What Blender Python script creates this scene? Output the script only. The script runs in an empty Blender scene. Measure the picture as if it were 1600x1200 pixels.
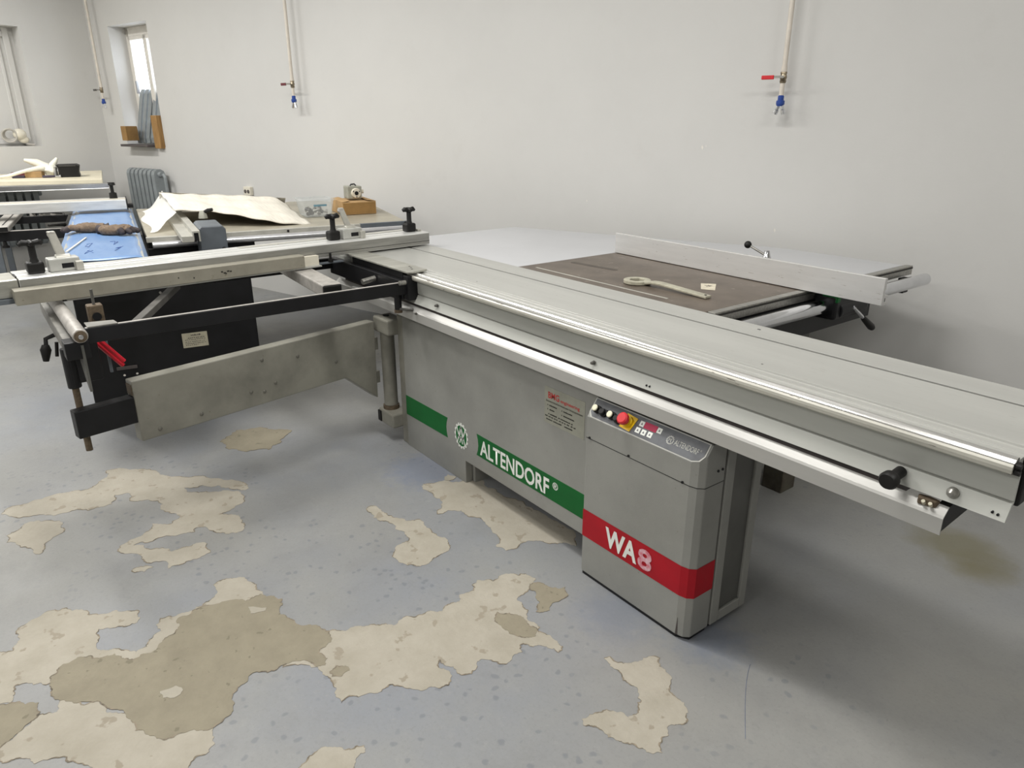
import bpy, bmesh, math, random
from mathutils import Matrix, Vector
random.seed(7)

# ------------------------------------------------------------------ scene, camera, light
scene = bpy.context.scene
COL = scene.collection
PI = math.pi

def srgb(r, g, b):
    f = lambda c: (c/255/12.92) if c/255 <= 0.04045 else ((c/255+0.055)/1.055)**2.4
    return (f(r), f(g), f(b), 1.0)

# world frame = frame of the big sliding table saw: X along its table, Y across it, Z up
HEAD = math.atan2(0.608, -0.794)            # direction the camera faces
CAM_H = 1.48
FOC = 1110.0                                # focal length in pixels of a 1600 px wide frame
PITCH = math.atan((600-194.0)/FOC)
cd = bpy.data.cameras.new('camera'); cam = bpy.data.objects.new('camera', cd); COL.objects.link(cam)
cd.sensor_fit = 'HORIZONTAL'; cd.sensor_width = 36.0; cd.lens = 36.0*FOC/1600.0; cd.clip_start = 0.02
fw = Vector((-0.7459*1.0, 0.5710, -0.3435)).normalized()
rt = Vector((0.6080, 0.7940, 0.0)).normalized()
up = rt.cross(fw)
cam.matrix_world = Matrix(((rt.x, up.x, -fw.x, 0), (rt.y, up.y, -fw.y, 0), (rt.z, up.z, -fw.z, CAM_H), (0, 0, 0, 1)))
scene.camera = cam

vs = scene.view_settings
vs.view_transform = 'Standard'; vs.look = 'None'; vs.gamma = 1.0; vs.use_curve_mapping = False
vs.exposure = 0.0

world = bpy.data.worlds.new('daylight'); scene.world = world; world.use_nodes = True
bg = world.node_tree.nodes['Background']; bg.inputs[0].default_value = (0.92, 0.96, 1.0, 1); bg.inputs[1].default_value = 5.0

# frames: (w, n, z) of the room walls, (u, v, z) of the second saw
W = Vector((-0.961, -0.277, 0)); N = Vector((-0.277, 0.961, 0))
U = Vector((-0.988, 0.157, 0)); V = Vector((0.157, 0.988, 0)); Z = Vector((0, 0, 1))
def frame(a, b, o=(0, 0, 0)):
    return Matrix(((a.x, b.x, 0, o[0]), (a.y, b.y, 0, o[1]), (0, 0, 1, o[2]), (0, 0, 0, 1)))
MW = frame(W, N); M2 = frame(U, V); I4 = Matrix.Identity(4)
CEIL = 3.35
ROOM_W0, ROOM_W1, ROOM_N0, ROOM_N1 = -4.2, 8.42, -4.6, 3.97

LIGHT_W = 80.0
for (lw, ln, e) in ((-1.5, 1.5, 0.56), (1.6, 1.5, 0.74), (4.4, 1.5, 0.93), (7.0, 1.5, 0.85), (-1.5, -1.6, 0.40), (1.6, -1.6, 0.60), (4.4, -1.6, 0.8), (7.0, -1.6, 0.7)):
    ld = bpy.data.lights.new('ceiling_tube_light', 'AREA'); ld.shape = 'RECTANGLE'; ld.size = 1.5; ld.size_y = 0.30
    ld.energy = LIGHT_W*e; ld.color = (1.0, 0.985, 0.955)
    lo = bpy.data.objects.new('ceiling_tube_light', ld); COL.objects.link(lo)
    p = MW @ Vector((lw, ln, CEIL-0.06)); lo.location = p
    lo.rotation_euler = (0, 0, math.atan2(W.y, W.x))

# ------------------------------------------------------------------ materials
MATS = {}
def mat(name, col, rough=0.5, metal=0.0, var=0.08, scale=6.0, bump=0.0, bscale=150.0, stretch=None, col2=None, spots=None, coat=0.0):
    m = bpy.data.materials.new(name); m.use_nodes = True; nt = m.node_tree; nd = nt.nodes; lk = nt.links
    b = nd['Principled BSDF']; b.inputs['Roughness'].default_value = rough; b.inputs['Metallic'].default_value = metal
    if coat: b.inputs['Coat Weight'].default_value = coat
    tc = nd.new('ShaderNodeTexCoord'); mp = nd.new('ShaderNodeMapping'); lk.new(tc.outputs['Object'], mp.inputs[0])
    if stretch: mp.inputs['Scale'].default_value = stretch
    nz = nd.new('ShaderNodeTexNoise'); nz.inputs['Scale'].default_value = scale; nz.inputs['Detail'].default_value = 6
    nz.inputs['Roughness'].default_value = 0.62; lk.new(mp.outputs[0], nz.inputs['Vector'])
    c = srgb(*col)
    c2 = srgb(*col2) if col2 else tuple(min(1, x*(1-var*3)) for x in c[:3])+(1,)
    c1 = c if col2 else tuple(min(1, x*(1+var)) for x in c[:3])+(1,)
    rp = nd.new('ShaderNodeValToRGB'); rp.color_ramp.elements[0].position = 0.33; rp.color_ramp.elements[1].position = 0.62
    rp.color_ramp.elements[0].color = c2; rp.color_ramp.elements[1].color = c1
    lk.new(nz.outputs['Fac'], rp.inputs[0]); out = rp.outputs[0]
    if spots:
        scol, sscale, thr = spots
        n2 = nd.new('ShaderNodeTexNoise'); n2.inputs['Scale'].default_value = sscale; n2.inputs['Detail'].default_value = 3
        lk.new(mp.outputs[0], n2.inputs['Vector'])
        r2 = nd.new('ShaderNodeValToRGB'); r2.color_ramp.elements[0].position = thr; r2.color_ramp.elements[1].position = thr+0.03
        lk.new(n2.outputs['Fac'], r2.inputs[0])
        mx = nd.new('ShaderNodeMix'); mx.data_type = 'RGBA'; lk.new(r2.outputs[0], mx.inputs[0])
        lk.new(out, mx.inputs[6]); mx.inputs[7].default_value = srgb(*scol); out = mx.outputs[2]
    lk.new(out, b.inputs['Base Color'])
    if bump:
        nb = nd.new('ShaderNodeTexNoise'); nb.inputs['Scale'].default_value = bscale; nb.inputs['Detail'].default_value = 4
        lk.new(mp.outputs[0], nb.inputs['Vector'])
        bp = nd.new('ShaderNodeBump'); bp.inputs['Strength'].default_value = bump; bp.inputs['Distance'].default_value = 0.004
        lk.new(nb.outputs['Fac'], bp.inputs['Height']); lk.new(bp.outputs[0], b.inputs['Normal'])
    MATS[name] = m
    return m

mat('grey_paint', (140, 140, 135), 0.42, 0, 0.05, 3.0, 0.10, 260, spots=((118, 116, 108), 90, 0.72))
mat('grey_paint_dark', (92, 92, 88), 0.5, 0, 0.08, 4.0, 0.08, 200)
mat('arm_paint', (134, 132, 122), 0.45, 0, 0.10, 4.0, 0.08, 220, spots=((105, 95, 80), 60, 0.73))
mat('rivet_grey', (112, 110, 102), 0.45, 0.2, 0.1, 30.0)
mat('table_grey', (174, 174, 169), 0.36, 0.25, 0.03, 2.2, 0.03, 120, stretch=(0.4, 4, 4), spots=((150, 148, 142), 55, 0.70))
mat('cover_grey', (172, 173, 167), 0.38, 0.15, 0.05, 2.0, 0.02, 150, stretch=(0.5, 3, 3))
mat('cover_alu', (178, 177, 173), 0.34, 0.28, 0.04, 2.0, 0.02, 150, stretch=(0.4, 3, 3))
mat('rail_steel', (222, 221, 218), 0.20, 0.92, 0.05, 30.0, 0.02, 300, stretch=(0.15, 4, 4))
mat('rail_worn', (196, 194, 184), 0.42, 0.35, 0.06, 20.0, 0, 0, stretch=(0.3, 2, 2), spots=((96, 90, 82), 42, 0.66))
mat('alu', (224, 224, 221), 0.30, 0.45, 0.05, 14.0, 0.03, 200, stretch=(3, 0.3, 3))
mat('alu_side', (176, 175, 166), 0.38, 0.55, 0.08, 8.0, 0.03, 200, stretch=(4, 0.4, 4))
mat('alu_fence', (202, 201, 199), 0.40, 0.40, 0.02, 10.0, 0.03, 200, stretch=(0.5, 3, 5), spots=((160, 156, 150), 45, 0.69))
mat('alu_cream', (180, 178, 169), 0.42, 0.25, 0.06, 10.0, 0.02, 200, spots=((138, 132, 116), 46, 0.70))
mat('stop_alu', (150, 146, 133), 0.42, 0.25, 0.05, 10.0, 0.02, 200, spots=((128, 122, 106), 46, 0.70))
mat('alu_shaded', (152, 151, 145), 0.38, 0.4, 0.08, 8.0, 0.02, 200, stretch=(4, 0.4, 4))  # fence aluminium darkened, shade on its front painted into the colour
mat('box_alu', (176, 172, 166), 0.45, 0.35, 0.08, 26.0, 0.04, 260)
mat('chrome', (218, 219, 222), 0.13, 1.0, 0.03, 12.0)
mat('rod_bright', (214, 214, 216), 0.25, 0.6, 0.03, 12.0)
mat('brushed_steel', (168, 166, 160), 0.34, 0.85, 0.10, 40.0, 0.02, 200, stretch=(0.2, 3, 3))
mat('black_paint', (26, 26, 28), 0.42, 0, 0.12, 5.0, 0.05, 200)
mat('black_plastic', (24, 23, 22), 0.5, 0, 0.10, 10.0, 0.03, 200)
mat('dark_edge', (92, 90, 86), 0.5, 0.2, 0.12, 10.0)
mat('dark_groove', (48, 46, 42), 0.6, 0.2, 0.12, 10.0)
mat('cast_iron', (112, 101, 90), 0.42, 0.35, 0.10, 7.0, 0.05, 130, col2=(92, 82, 73), spots=((126, 116, 105), 22, 0.66))
mat('slot_brown', (84, 76, 68), 0.5, 0.3, 0.1, 12.0)
mat('white_laminate', (188, 189, 192), 0.30, 0, 0.02, 2.0, spots=((180, 180, 182), 26, 0.76))
mat('green_stripe', (0, 92, 36), 0.45, 0, 0.05, 8.0)
mat('red_stripe', (164, 8, 28), 0.42, 0, 0.05, 8.0)
mat('white_letter', (226, 228, 222), 0.5, 0, 0.03, 30.0)
mat('worn_letter', (214, 178, 186), 0.5, 0, 0.03, 60.0, col2=(196, 70, 92))
mat('red_letter', (172, 34, 34), 0.5, 0, 0.03, 30.0)
mat('ink', (48, 46, 40), 0.6, 0, 0.05, 30.0)
mat('sticker', (143, 143, 131), 0.4, 0, 0.04, 20.0)
mat('plate_cream', (186, 180, 158), 0.45, 0.1, 0.05, 60.0)
mat('panel_face', (92, 94, 98), 0.38, 0, 0.10, 18.0)
mat('panel_border', (176, 176, 170), 0.4, 0.1, 0.05, 10.0)
mat('ivory_cap', (226, 222, 196), 0.4, 0, 0.03, 30.0)
mat('red_button', (206, 40, 48), 0.35, 0, 0.04, 20.0)
mat('yellow_plate', (232, 190, 22), 0.4, 0, 0.05, 20.0)
mat('red_display', (176, 44, 78), 0.25, 0, 0.05, 20.0)
mat('rust', (108, 94, 76), 0.65, 0.3, 0.2, 90.0, col2=(84, 72, 58))
mat('foot_grey', (84, 80, 68), 0.6, 0, 0.1, 20.0, col2=(60, 52, 42))
mat('end_grey', (128, 126, 120), 0.5, 0.1, 0.1, 14.0)
mat('brass', (160, 134, 96), 0.4, 0.7, 0.1, 40.0)
mat('red_plastic', (196, 18, 40), 0.4, 0, 0.06, 12.0)
mat('wrench_paint', (178, 174, 156), 0.45, 0.2, 0.08, 30.0, 0.05, 160)
mat('paper', (206, 198, 178), 0.8, 0, 0.05, 40.0)
mat('blue_film', (118, 148, 188), 0.28, 0, 0.06, 5.0, 0.25, 14, stretch=(1, 3, 1), col2=(102, 136, 182))
mat('blue_ink', (60, 88, 150), 0.6, 0, 0.05, 30.0)
mat('saw2_grey', (96, 102, 108), 0.45, 0, 0.06, 6.0)
mat('saw2_table', (170, 164, 148), 0.42, 0.25, 0.08, 4.0, 0.03, 120)
mat('foam', (216, 211, 199), 0.75, 0, 0.04, 12.0, 0.35, 60, stretch=(1, 6, 1))
mat('cardboard', (176, 143, 98), 0.8, 0, 0.08, 8.0, 0.05, 100)
mat('cardboard_dark', (148, 114, 66), 0.8, 0, 0.08, 8.0, 0.05, 100)
mat('gear_grey', (170, 170, 158), 0.45, 0.35, 0.08, 20.0, 0.05, 120)
mat('parts_dark', (70, 70, 74), 0.4, 0.6, 0.2, 40.0)
mat('teal', (40, 134, 160), 0.5, 0, 0.05, 20.0)
mat('wood', (166, 128, 76), 0.6, 0, 0.12, 10.0, 0.05, 80, stretch=(4, 4, 0.6), col2=(132, 98, 54))
mat('radiator_paint', (140, 146, 148), 0.42, 0, 0.05, 8.0)
mat('slab_dark', (86, 80, 78), 0.7, 0, 0.1, 10.0)
mat('pipe_white', (216, 208, 196), 0.4, 0, 0.05, 10.0)
mat('valve_steel', (150, 138, 118), 0.35, 0.8, 0.15, 60.0)
mat('blue_plastic', (36, 70, 150), 0.4, 0, 0.06, 20.0)
mat('bag_white', (238, 236, 222), 0.5, 0, 0.03, 10.0, 0.3, 40)
mat('cream_top', (226, 218, 194), 0.5, 0, 0.03, 5.0)
mat('glove_knit', (122, 104, 86), 0.9, 0, 0.15, 60.0, 0.5, 260, col2=(88, 73, 59))
mat('glove_dark', (66, 58, 58), 0.8, 0, 0.1, 60.0, 0.3, 260)
mat('maroon', (104, 44, 50), 0.6, 0, 0.06, 10.0)
mat('violet_dark', (62, 54, 72), 0.6, 0, 0.06, 10.0)
mat('outlet_ivory', (222, 216, 200), 0.4, 0, 0.03, 10.0)
mat('clear_grey', (180, 176, 168), 0.4, 0, 0.05, 20.0)
mat('frame_white', (226, 222, 214), 0.4, 0, 0.03, 6.0)
mat('bar_grey', (170, 172, 176), 0.5, 0.3, 0.05, 6.0)
mat('facade_pale', (226, 226, 230), 0.9, 0, 0.03, 2.0)
mat('bare_cream', (164, 158, 145), 0.82, 0, 0.05, 9.0, 0.55, 55, col2=(154, 148, 134), spots=((144, 136, 121), 17, 0.62))
mat('bare_tan', (138, 131, 113), 0.85, 0, 0.08, 11.0, 0.55, 50, col2=(129, 122, 105), spots=((116, 110, 93), 26, 0.66))
mat('paint_chip', (158, 152, 138), 0.6, 0, 0.03, 20.0)
mat('edge_line', (132, 122, 106), 0.9, 0, 0.2, 40.0)
mat('blue_grey_edge', (104, 112, 132), 0.8, 0, 0.1, 40.0)

for k_ in ('green_stripe', 'red_stripe', 'black_paint', 'black_plastic'): MATS[k_].node_tree.nodes['Principled BSDF'].inputs['Specular IOR Level'].default_value = 0.3

def glassy(name, tint, alpha, rough=0.08):
    m = bpy.data.materials.new(name); m.use_nodes = True; nt = m.node_tree; nd = nt.nodes; lk = nt.links
    nd.remove(nd['Principled BSDF']); out = nd['Material Output']
    tr = nd.new('ShaderNodeBsdfTransparent'); tr.inputs[0].default_value = tint
    gl = nd.new('ShaderNodeBsdfPrincipled'); gl.inputs['Base Color'].default_value = tint; gl.inputs['Roughness'].default_value = rough
    nz = nd.new('ShaderNodeTexNoise'); nz.inputs['Scale'].default_value = 9
    mr = nd.new('ShaderNodeMapRange'); mr.inputs['To Min'].default_value = max(0, alpha-0.05); mr.inputs['To Max'].default_value = alpha+0.05
    lk.new(nz.outputs['Fac'], mr.inputs['Value'])
    mx = nd.new('ShaderNodeMixShader'); lk.new(mr.outputs[0], mx.inputs[0]); lk.new(tr.outputs[0], mx.inputs[1]); lk.new(gl.outputs[0], mx.inputs[2])
    lk.new(mx.outputs[0], out.inputs[0]); MATS[name] = m
glassy('pane_glass', (0.97, 0.98, 1.0, 1), 0.06)
glassy('clear_plastic', (0.93, 0.94, 0.94, 1), 0.17, 0.2)
glassy('foam_thin', (0.93, 0.91, 0.86, 1), 0.62, 0.6)

def wall_mat(name, col, seed):
    m = mat(name, col, 0.62, 0, 0.010, 1.3, 0.10, 90); nt = m.node_tree; nd = nt.nodes; lk = nt.links
    b = nd['Principled BSDF']; old = b.inputs['Base Color'].links[0].from_socket
    tc = nd.new('ShaderNodeTexCoord'); n1 = nd.new('ShaderNodeTexNoise'); n1.inputs['Scale'].default_value = 3.1; n1.inputs['Detail'].default_value = 7; n1.inputs['Roughness'].default_value = 0.7
    mp = nd.new('ShaderNodeMapping'); mp.inputs['Location'].default_value = (seed, seed*2, 0); lk.new(tc.outputs['Object'], mp.inputs[0]); lk.new(mp.outputs[0], n1.inputs['Vector'])
    rp = nd.new('ShaderNodeValToRGB'); rp.color_ramp.elements[0].position = 0.60; rp.color_ramp.elements[1].position = 0.80
    rp.color_ramp.elements[0].color = (0, 0, 0, 1); rp.color_ramp.elements[1].color = (0.16, 0.16, 0.16, 1); lk.new(n1.outputs['Fac'], rp.inputs[0])
    mx = nd.new('ShaderNodeMix'); mx.data_type = 'RGBA'; lk.new(rp.outputs[0], mx.inputs[0]); lk.new(old, mx.inputs[6]); mx.inputs[7].default_value = srgb(176, 172, 166)
    lk.new(mx.outputs[2], b.inputs['Base Color']); return m
wall_mat('wall_paint', (206, 205, 202), 3.3)
wall_mat('ceiling_paint', (225, 224, 220), 9.1)

def floor_mat():
    m = bpy.data.materials.new('floor_paint'); m.use_nodes = True; nt = m.node_tree; nd = nt.nodes; lk = nt.links
    b = nd['Principled BSDF']; b.inputs['Roughness'].default_value = 0.48
    tc = nd.new('ShaderNodeTexCoord'); P = tc.outputs['Object']
    def noise(sc, det=5, ro=0.6, dist=0.0):
        n = nd.new('ShaderNodeTexNoise'); n.inputs['Scale'].default_value = sc; n.inputs['Detail'].default_value = det
        n.inputs['Roughness'].default_value = ro; n.inputs['Distortion'].default_value = dist; lk.new(P, n.inputs['Vector']); return n.outputs['Fac']
    def ramp(v, a, c, ca=(0, 0, 0, 1), cb=(1, 1, 1, 1)):
        r = nd.new('ShaderNodeValToRGB'); r.color_ramp.elements[0].position = a; r.color_ramp.elements[1].position = c
        r.color_ramp.elements[0].color = ca; r.color_ramp.elements[1].color = cb; lk.new(v, r.inputs[0]); return r.outputs[0]
    def mix(f, a, c):
        x = nd.new('ShaderNodeMix'); x.data_type = 'RGBA'; lk.new(f, x.inputs[0])
        for i, s in ((6, a), (7, c)):
            if isinstance(s, tuple): x.inputs[i].default_value = s
            else: lk.new(s, x.inputs[i])
        return x.outputs[2]
    def math_(op, a, c):
        x = nd.new('ShaderNodeMath'); x.operation = op
        for i, s in ((0, a), (1, c)):
            if isinstance(s, (int, float)): x.inputs[i].default_value = s
            else: lk.new(s, x.inputs[i])
        return x.outputs[0]
    base = ramp(noise(0.55, 3), 0.35, 0.65, srgb(139, 137, 130), srgb(129, 132, 137))
    base = mix(ramp(noise(2.6, 6), 0.42, 0.75), base, srgb(138, 138, 135))
    base = mix(math_('MULTIPLY', ramp(noise(9, 8, 0.75), 0.55, 0.78), 0.5), base, srgb(118, 118, 119))
    base = mix(math_('MULTIPLY', ramp(noise(4.2, 7, 0.72), 0.50, 0.70), 0.45), base, srgb(120, 120, 119))
    base = mix(math_('MULTIPLY', ramp(noise(16, 6, 0.7), 0.56, 0.72), 0.35), base, srgb(146, 146, 144))
    # worn darker drips: voronoi spots, only in some zones
    vo = nd.new('ShaderNodeTexVoronoi'); vo.inputs['Scale'].default_value = 31; vo.inputs['Randomness'].default_value = 1.0
    dv = nd.new('ShaderNodeVectorMath'); dv.operation = 'ADD'
    nzc = nd.new('ShaderNodeTexNoise'); nzc.inputs['Scale'].default_value = 22; lk.new(P, nzc.inputs['Vector'])
    sc_ = nd.new('ShaderNodeVectorMath'); sc_.operation = 'SCALE'; sc_.inputs['Scale'].default_value = 0.03; lk.new(nzc.outputs['Color'], sc_.inputs[0])
    lk.new(P, dv.inputs[0]); lk.new(sc_.outputs[0], dv.inputs[1]); lk.new(dv.outputs[0], vo.inputs['Vector'])
    spot = ramp(vo.outputs['Distance'], 0.22, 0.34, (1, 1, 1, 1), (0, 0, 0, 1))
    sep = nd.new('ShaderNodeSeparateColor'); lk.new(vo.outputs['Color'], sep.inputs[0])
    pick = ramp(sep.outputs[0], 0.62, 0.66)
    zone = ramp(noise(0.75, 2), 0.47, 0.56)
    spot = math_('MULTIPLY', math_('MULTIPLY', math_('MULTIPLY', spot, pick), zone), 0.5)
    base = mix(spot, base, srgb(102, 106, 113))
    # scuffs
    base = mix(math_('MULTIPLY', ramp(noise(38, 4, 0.7, 1.5), 0.66, 0.74), 0.4), base, srgb(112, 111, 109))
    base = mix(math_('MULTIPLY', ramp(noise(95, 3, 0.7), 0.52, 0.68), 0.28), base, srgb(116, 116, 115))
    base = mix(math_('MULTIPLY', ramp(noise(70, 3, 0.7, 0.5), 0.60, 0.70), 0.22), base, srgb(152, 151, 148))
    # oil stain and blue remnants with a place of their own
    def blob(x, y, r, soft, col, amt, base, nsc=6.0):
        vsub = nd.new('ShaderNodeVectorMath'); vsub.operation = 'SUBTRACT'; lk.new(P, vsub.inputs[0]); vsub.inputs[1].default_value = (x, y, 0)
        ln = nd.new('ShaderNodeVectorMath'); ln.operation = 'LENGTH'; lk.new(vsub.outputs[0], ln.inputs[0])
        dd = math_('ADD', ln.outputs['Value'], math_('MULTIPLY', math_('SUBTRACT', noise(nsc, 5), 0.5), r*1.6))
        f = ramp(dd, max(0, r-soft), r+soft, (1, 1, 1, 1), (0, 0, 0, 1))
        return mix(math_('MULTIPLY', f, amt), base, srgb(*col))
    base = blob(-0.80, 2.70, 0.13, 0.06, (108, 103, 76), 0.7, base)
    base = blob(-0.69, 2.62, 0.08, 0.05, (104, 97, 66), 0.65, base)
    base = blob(-1.04, 1.56, 0.10, 0.06, (88, 102, 128), 0.45, base, 24.0)
    base = blob(-2.55, 1.46, 0.16, 0.06, (98, 110, 138), 0.4, base, 26.0)
    base = blob(-1.30, 1.42, 0.12, 0.06, (100, 110, 130), 0.35, base, 26.0)
    lk.new(base, b.inputs['Base Color'])
    rr = ramp(noise(3, 5), 0.3, 0.7, (0.42, 0.42, 0.42, 1), (0.62, 0.62, 0.62, 1)); lk.new(rr, b.inputs['Roughness'])
    bp = nd.new('ShaderNodeBump'); bp.inputs['Strength'].default_value = 0.15; bp.inputs['Distance'].default_value = 0.004
    lk.new(noise(45, 5), bp.inputs['Height']); lk.new(bp.outputs[0], b.inputs['Normal'])
    MATS['floor_paint'] = m
floor_mat()

# ------------------------------------------------------------------ mesh helpers
OFF = {}
class MB:
    def __init__(self, M=None): self.v = []; self.f = []; self.M = M or I4
    def add(self, vs, fs):
        k = len(self.v); self.v += [self.M @ Vector(p) for p in vs]; self.f += [tuple(i+k for i in f) for f in fs]; return self
    def box(self, x0, x1, y0, y1, z0, z1):
        return self.add([(x0, y0, z0), (x1, y0, z0), (x1, y1, z0), (x0, y1, z0), (x0, y0, z1), (x1, y0, z1), (x1, y1, z1), (x0, y1, z1)],
            [(0, 3, 2, 1), (4, 5, 6, 7), (0, 1, 5, 4), (1, 2, 6, 5), (2, 3, 7, 6), (3, 0, 4, 7)])
    def obox(self, p, q, wd, z0, z1, side=0):
        """horizontal bar from p to q (2D), width wd (side -1/0/1: left, centred, right of the path)"""
        p = Vector(p); q = Vector(q); d = (q-p).normalized(); n = Vector((-d.y, d.x))
        a = n*(wd/2) if side == 0 else (n*0 if side < 0 else n*wd); c = -n*(wd/2) if side == 0 else (-n*wd if side < 0 else n*0)
        return self.prism([p+a, q+a, q+c, p+c], z0, z1)
    def prism(self, poly, z0, z1):
        n = len(poly); vs = [(p[0], p[1], z0) for p in poly]+[(p[0], p[1], z1) for p in poly]
        fs = [tuple(range(n))[::-1], tuple(range(n, 2*n))]+[(i, (i+1) % n, (i+1) % n+n, i+n) for i in range(n)]
        return self.add(vs, fs)
    def exx(self, prof, x0, x1):                      # profile (y, z) swept along x
        n = len(prof); vs = [(x0, p[0], p[1]) for p in prof]+[(x1, p[0], p[1]) for p in prof]
        fs = [tuple(range(n))[::-1], tuple(range(n, 2*n))]+[(i, (i+1) % n, (i+1) % n+n, i+n) for i in range(n)]
        return self.add(vs, fs)
    def exy(self, prof, y0, y1):                      # profile (x, z) swept along y
        n = len(prof); vs = [(p[0], y0, p[1]) for p in prof]+[(p[0], y1, p[1]) for p in prof]
        fs = [tuple(range(n))[::-1], tuple(range(n, 2*n))]+[(i, (i+1) % n, (i+1) % n+n, i+n) for i in range(n)]
        return self.add(vs, fs)
    def sweep(self, poly3, d):                        # 3D polygon pushed along vector d
        n = len(poly3); d = Vector(d); vs = [Vector(p) for p in poly3]; vs += [p+d for p in vs]
        return self.add(vs, [tuple(range(n))[::-1], tuple(range(n, 2*n))]+[(i, (i+1) % n, (i+1) % n+n, i+n) for i in range(n)])
    def cyl(self, p, q, r, r2=None, n=20):
        return self.lathe(p, q, [(0, r), (1, r if r2 is None else r2)], n)
    def lathe(self, p, q, prof, n=20):                # prof: (t along p-q, radius)
        p = Vector(p); q = Vector(q); d = q-p; dn = d.normalized(); a = dn.orthogonal().normalized(); c = dn.cross(a)
        vs = []; fs = []
        for (t, r) in prof:
            for k in range(n):
                th = 2*PI*k/n; vs.append(p+d*t+(a*math.cos(th)+c*math.sin(th))*r)
        m = len(prof)
        for j in range(m-1):
            for k in range(n): fs.append((j*n+k, j*n+(k+1) % n, (j+1)*n+(k+1) % n, (j+1)*n+k))
        fs.append(tuple(range(n))[::-1]); fs.append(tuple(range((m-1)*n, m*n)))
        return self.add(vs, fs)
    def ball(self, c, r, n=14, sz=(1, 1, 1)):
        vs = []; fs = []; c = Vector(c)
        for j in range(n+1):
            ph = PI*j/n
            for k in range(2*n):
                th = PI*k/n; vs.append(c+Vector((r*sz[0]*math.sin(ph)*math.cos(th), r*sz[1]*math.sin(ph)*math.sin(th), r*sz[2]*math.cos(ph))))
        for j in range(n):
            for k in range(2*n): fs.append((j*2*n+k, (j+1)*2*n+k, (j+1)*2*n+(k+1) % (2*n), j*2*n+(k+1) % (2*n)))
        return self.add(vs, fs)
    def tube(self, pts, r, n=10):                     # round tube along points; r may be a list
        pts = [Vector(p) for p in pts]; m = len(pts); rs = r if isinstance(r, (list, tuple)) else [r]*m; vs = []; fs = []
        a = None
        for i, p in enumerate(pts):
            d = (pts[min(i+1, m-1)]-pts[max(i-1, 0)]).normalized()
            a = d.orthogonal().normalized() if a is None else (a-d*a.dot(d)).normalized()
            c = d.cross(a)
            for k in range(n): th = 2*PI*k/n; vs.append(p+(a*math.cos(th)+c*math.sin(th))*rs[i])
        for i in range(m-1):
            for k in range(n): fs.append((i*n+k, i*n+(k+1) % n, (i+1)*n+(k+1) % n, (i+1)*n+k))
        fs.append(tuple(range(n))[::-1]); fs.append(tuple(range((m-1)*n, m*n)))
        return self.add(vs, fs)
    def ring(self, c, ax, R, r, n=32, k=10, sz=1.0):
        c = Vector(c); ax = Vector(ax).normalized(); a = ax.orthogonal().normalized(); b = ax.cross(a); vs = []; fs = []
        for i in range(n):
            th = 2*PI*i/n; e = a*math.cos(th)+b*math.sin(th)
            for j in range(k): ph = 2*PI*j/k; vs.append(c+e*(R+r*math.cos(ph))+ax*(r*sz*math.sin(ph)))
        for i in range(n):
            for j in range(k): fs.append((i*k+j, ((i+1) % n)*k+j, ((i+1) % n)*k+(j+1) % k, i*k+(j+1) % k))
        return self.add(vs, fs)
    def build(self, name, m, parent=None, bevel=0.0, smooth=False, seg=2):
        off = OFF.get(parent.name, Vector((0, 0, 0))) if parent else Vector((0, 0, 0))
        me = bpy.data.meshes.new(name); me.from_pydata([v-off for v in self.v], [], self.f)
        bm = bmesh.new(); bm.from_mesh(me); bmesh.ops.recalc_face_normals(bm, faces=bm.faces); bm.to_mesh(me); bm.free()
        o = bpy.data.objects.new(name, me); COL.objects.link(o); me.materials.append(MATS[m])
        if parent: o.parent = parent
        OFF[o.name] = off
        if smooth:
            for p in me.polygons: p.use_smooth = len(p.vertices) <= 4
            try: me.set_sharp_from_angle(angle=math.radians(40))
            except Exception: pass
        if bevel:
            md = o.modifiers.new('bevel', 'BEVEL'); md.width = bevel; md.segments = seg; md.limit_method = 'ANGLE'; md.angle_limit = math.radians(40)
        return o

def tag(o, label, cat, group=None):
    o['label'] = label; o['category'] = cat
    if group: o['group'] = group
    return o
def thing(name, label, cat, loc=(0, 0, 0), group=None):
    o = bpy.data.objects.new(name, None); COL.objects.link(o); o.location = loc; OFF[o.name] = Vector(loc)
    o.empty_display_size = 0.1
    return tag(o, label, cat, group)
def struct(o): o['kind'] = 'structure'; return o

def text(body, x0, x1, h, origin, right, upv, m, parent, name='lettering', bold=0.0, lift=0.0012, fit_h=None):
    """flat lettering: baseline from origin+right*x0 to right*x1, cap height h"""
    cu = bpy.data.curves.new('t', 'FONT'); cu.body = body; cu.offset = bold; cu.resolution_u = 3
    to = bpy.data.objects.new('t', cu); COL.objects.link(to)
    dg = bpy.context.evaluated_depsgraph_get(); me = bpy.data.meshes.new_from_object(to.evaluated_get(dg))
    bpy.data.objects.remove(to)
    xs = [v.co.x for v in me.vertices]; ys = [v.co.y for v in me.vertices]
    right = Vector(right).normalized(); upv = Vector(upv).normalized(); nrm = right.cross(upv); origin = Vector(origin)
    sx = (x1-x0)/(max(xs)-min(xs)); yb = min(ys) if fit_h else 0.0
    sy = h/((max(ys)-min(ys)) if fit_h else 0.729)
    off = OFF.get(parent.name, Vector((0, 0, 0)))
    for v in me.vertices: v.co = origin+right*(x0+(v.co.x-min(xs))*sx)+upv*((v.co.y-yb)*sy)+nrm*lift-off
    me.name = name; me.materials.clear(); me.materials.append(MATS[m])
    o = bpy.data.objects.new(name, me); COL.objects.link(o); o.parent = parent; OFF[o.name] = off
    return o
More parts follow.
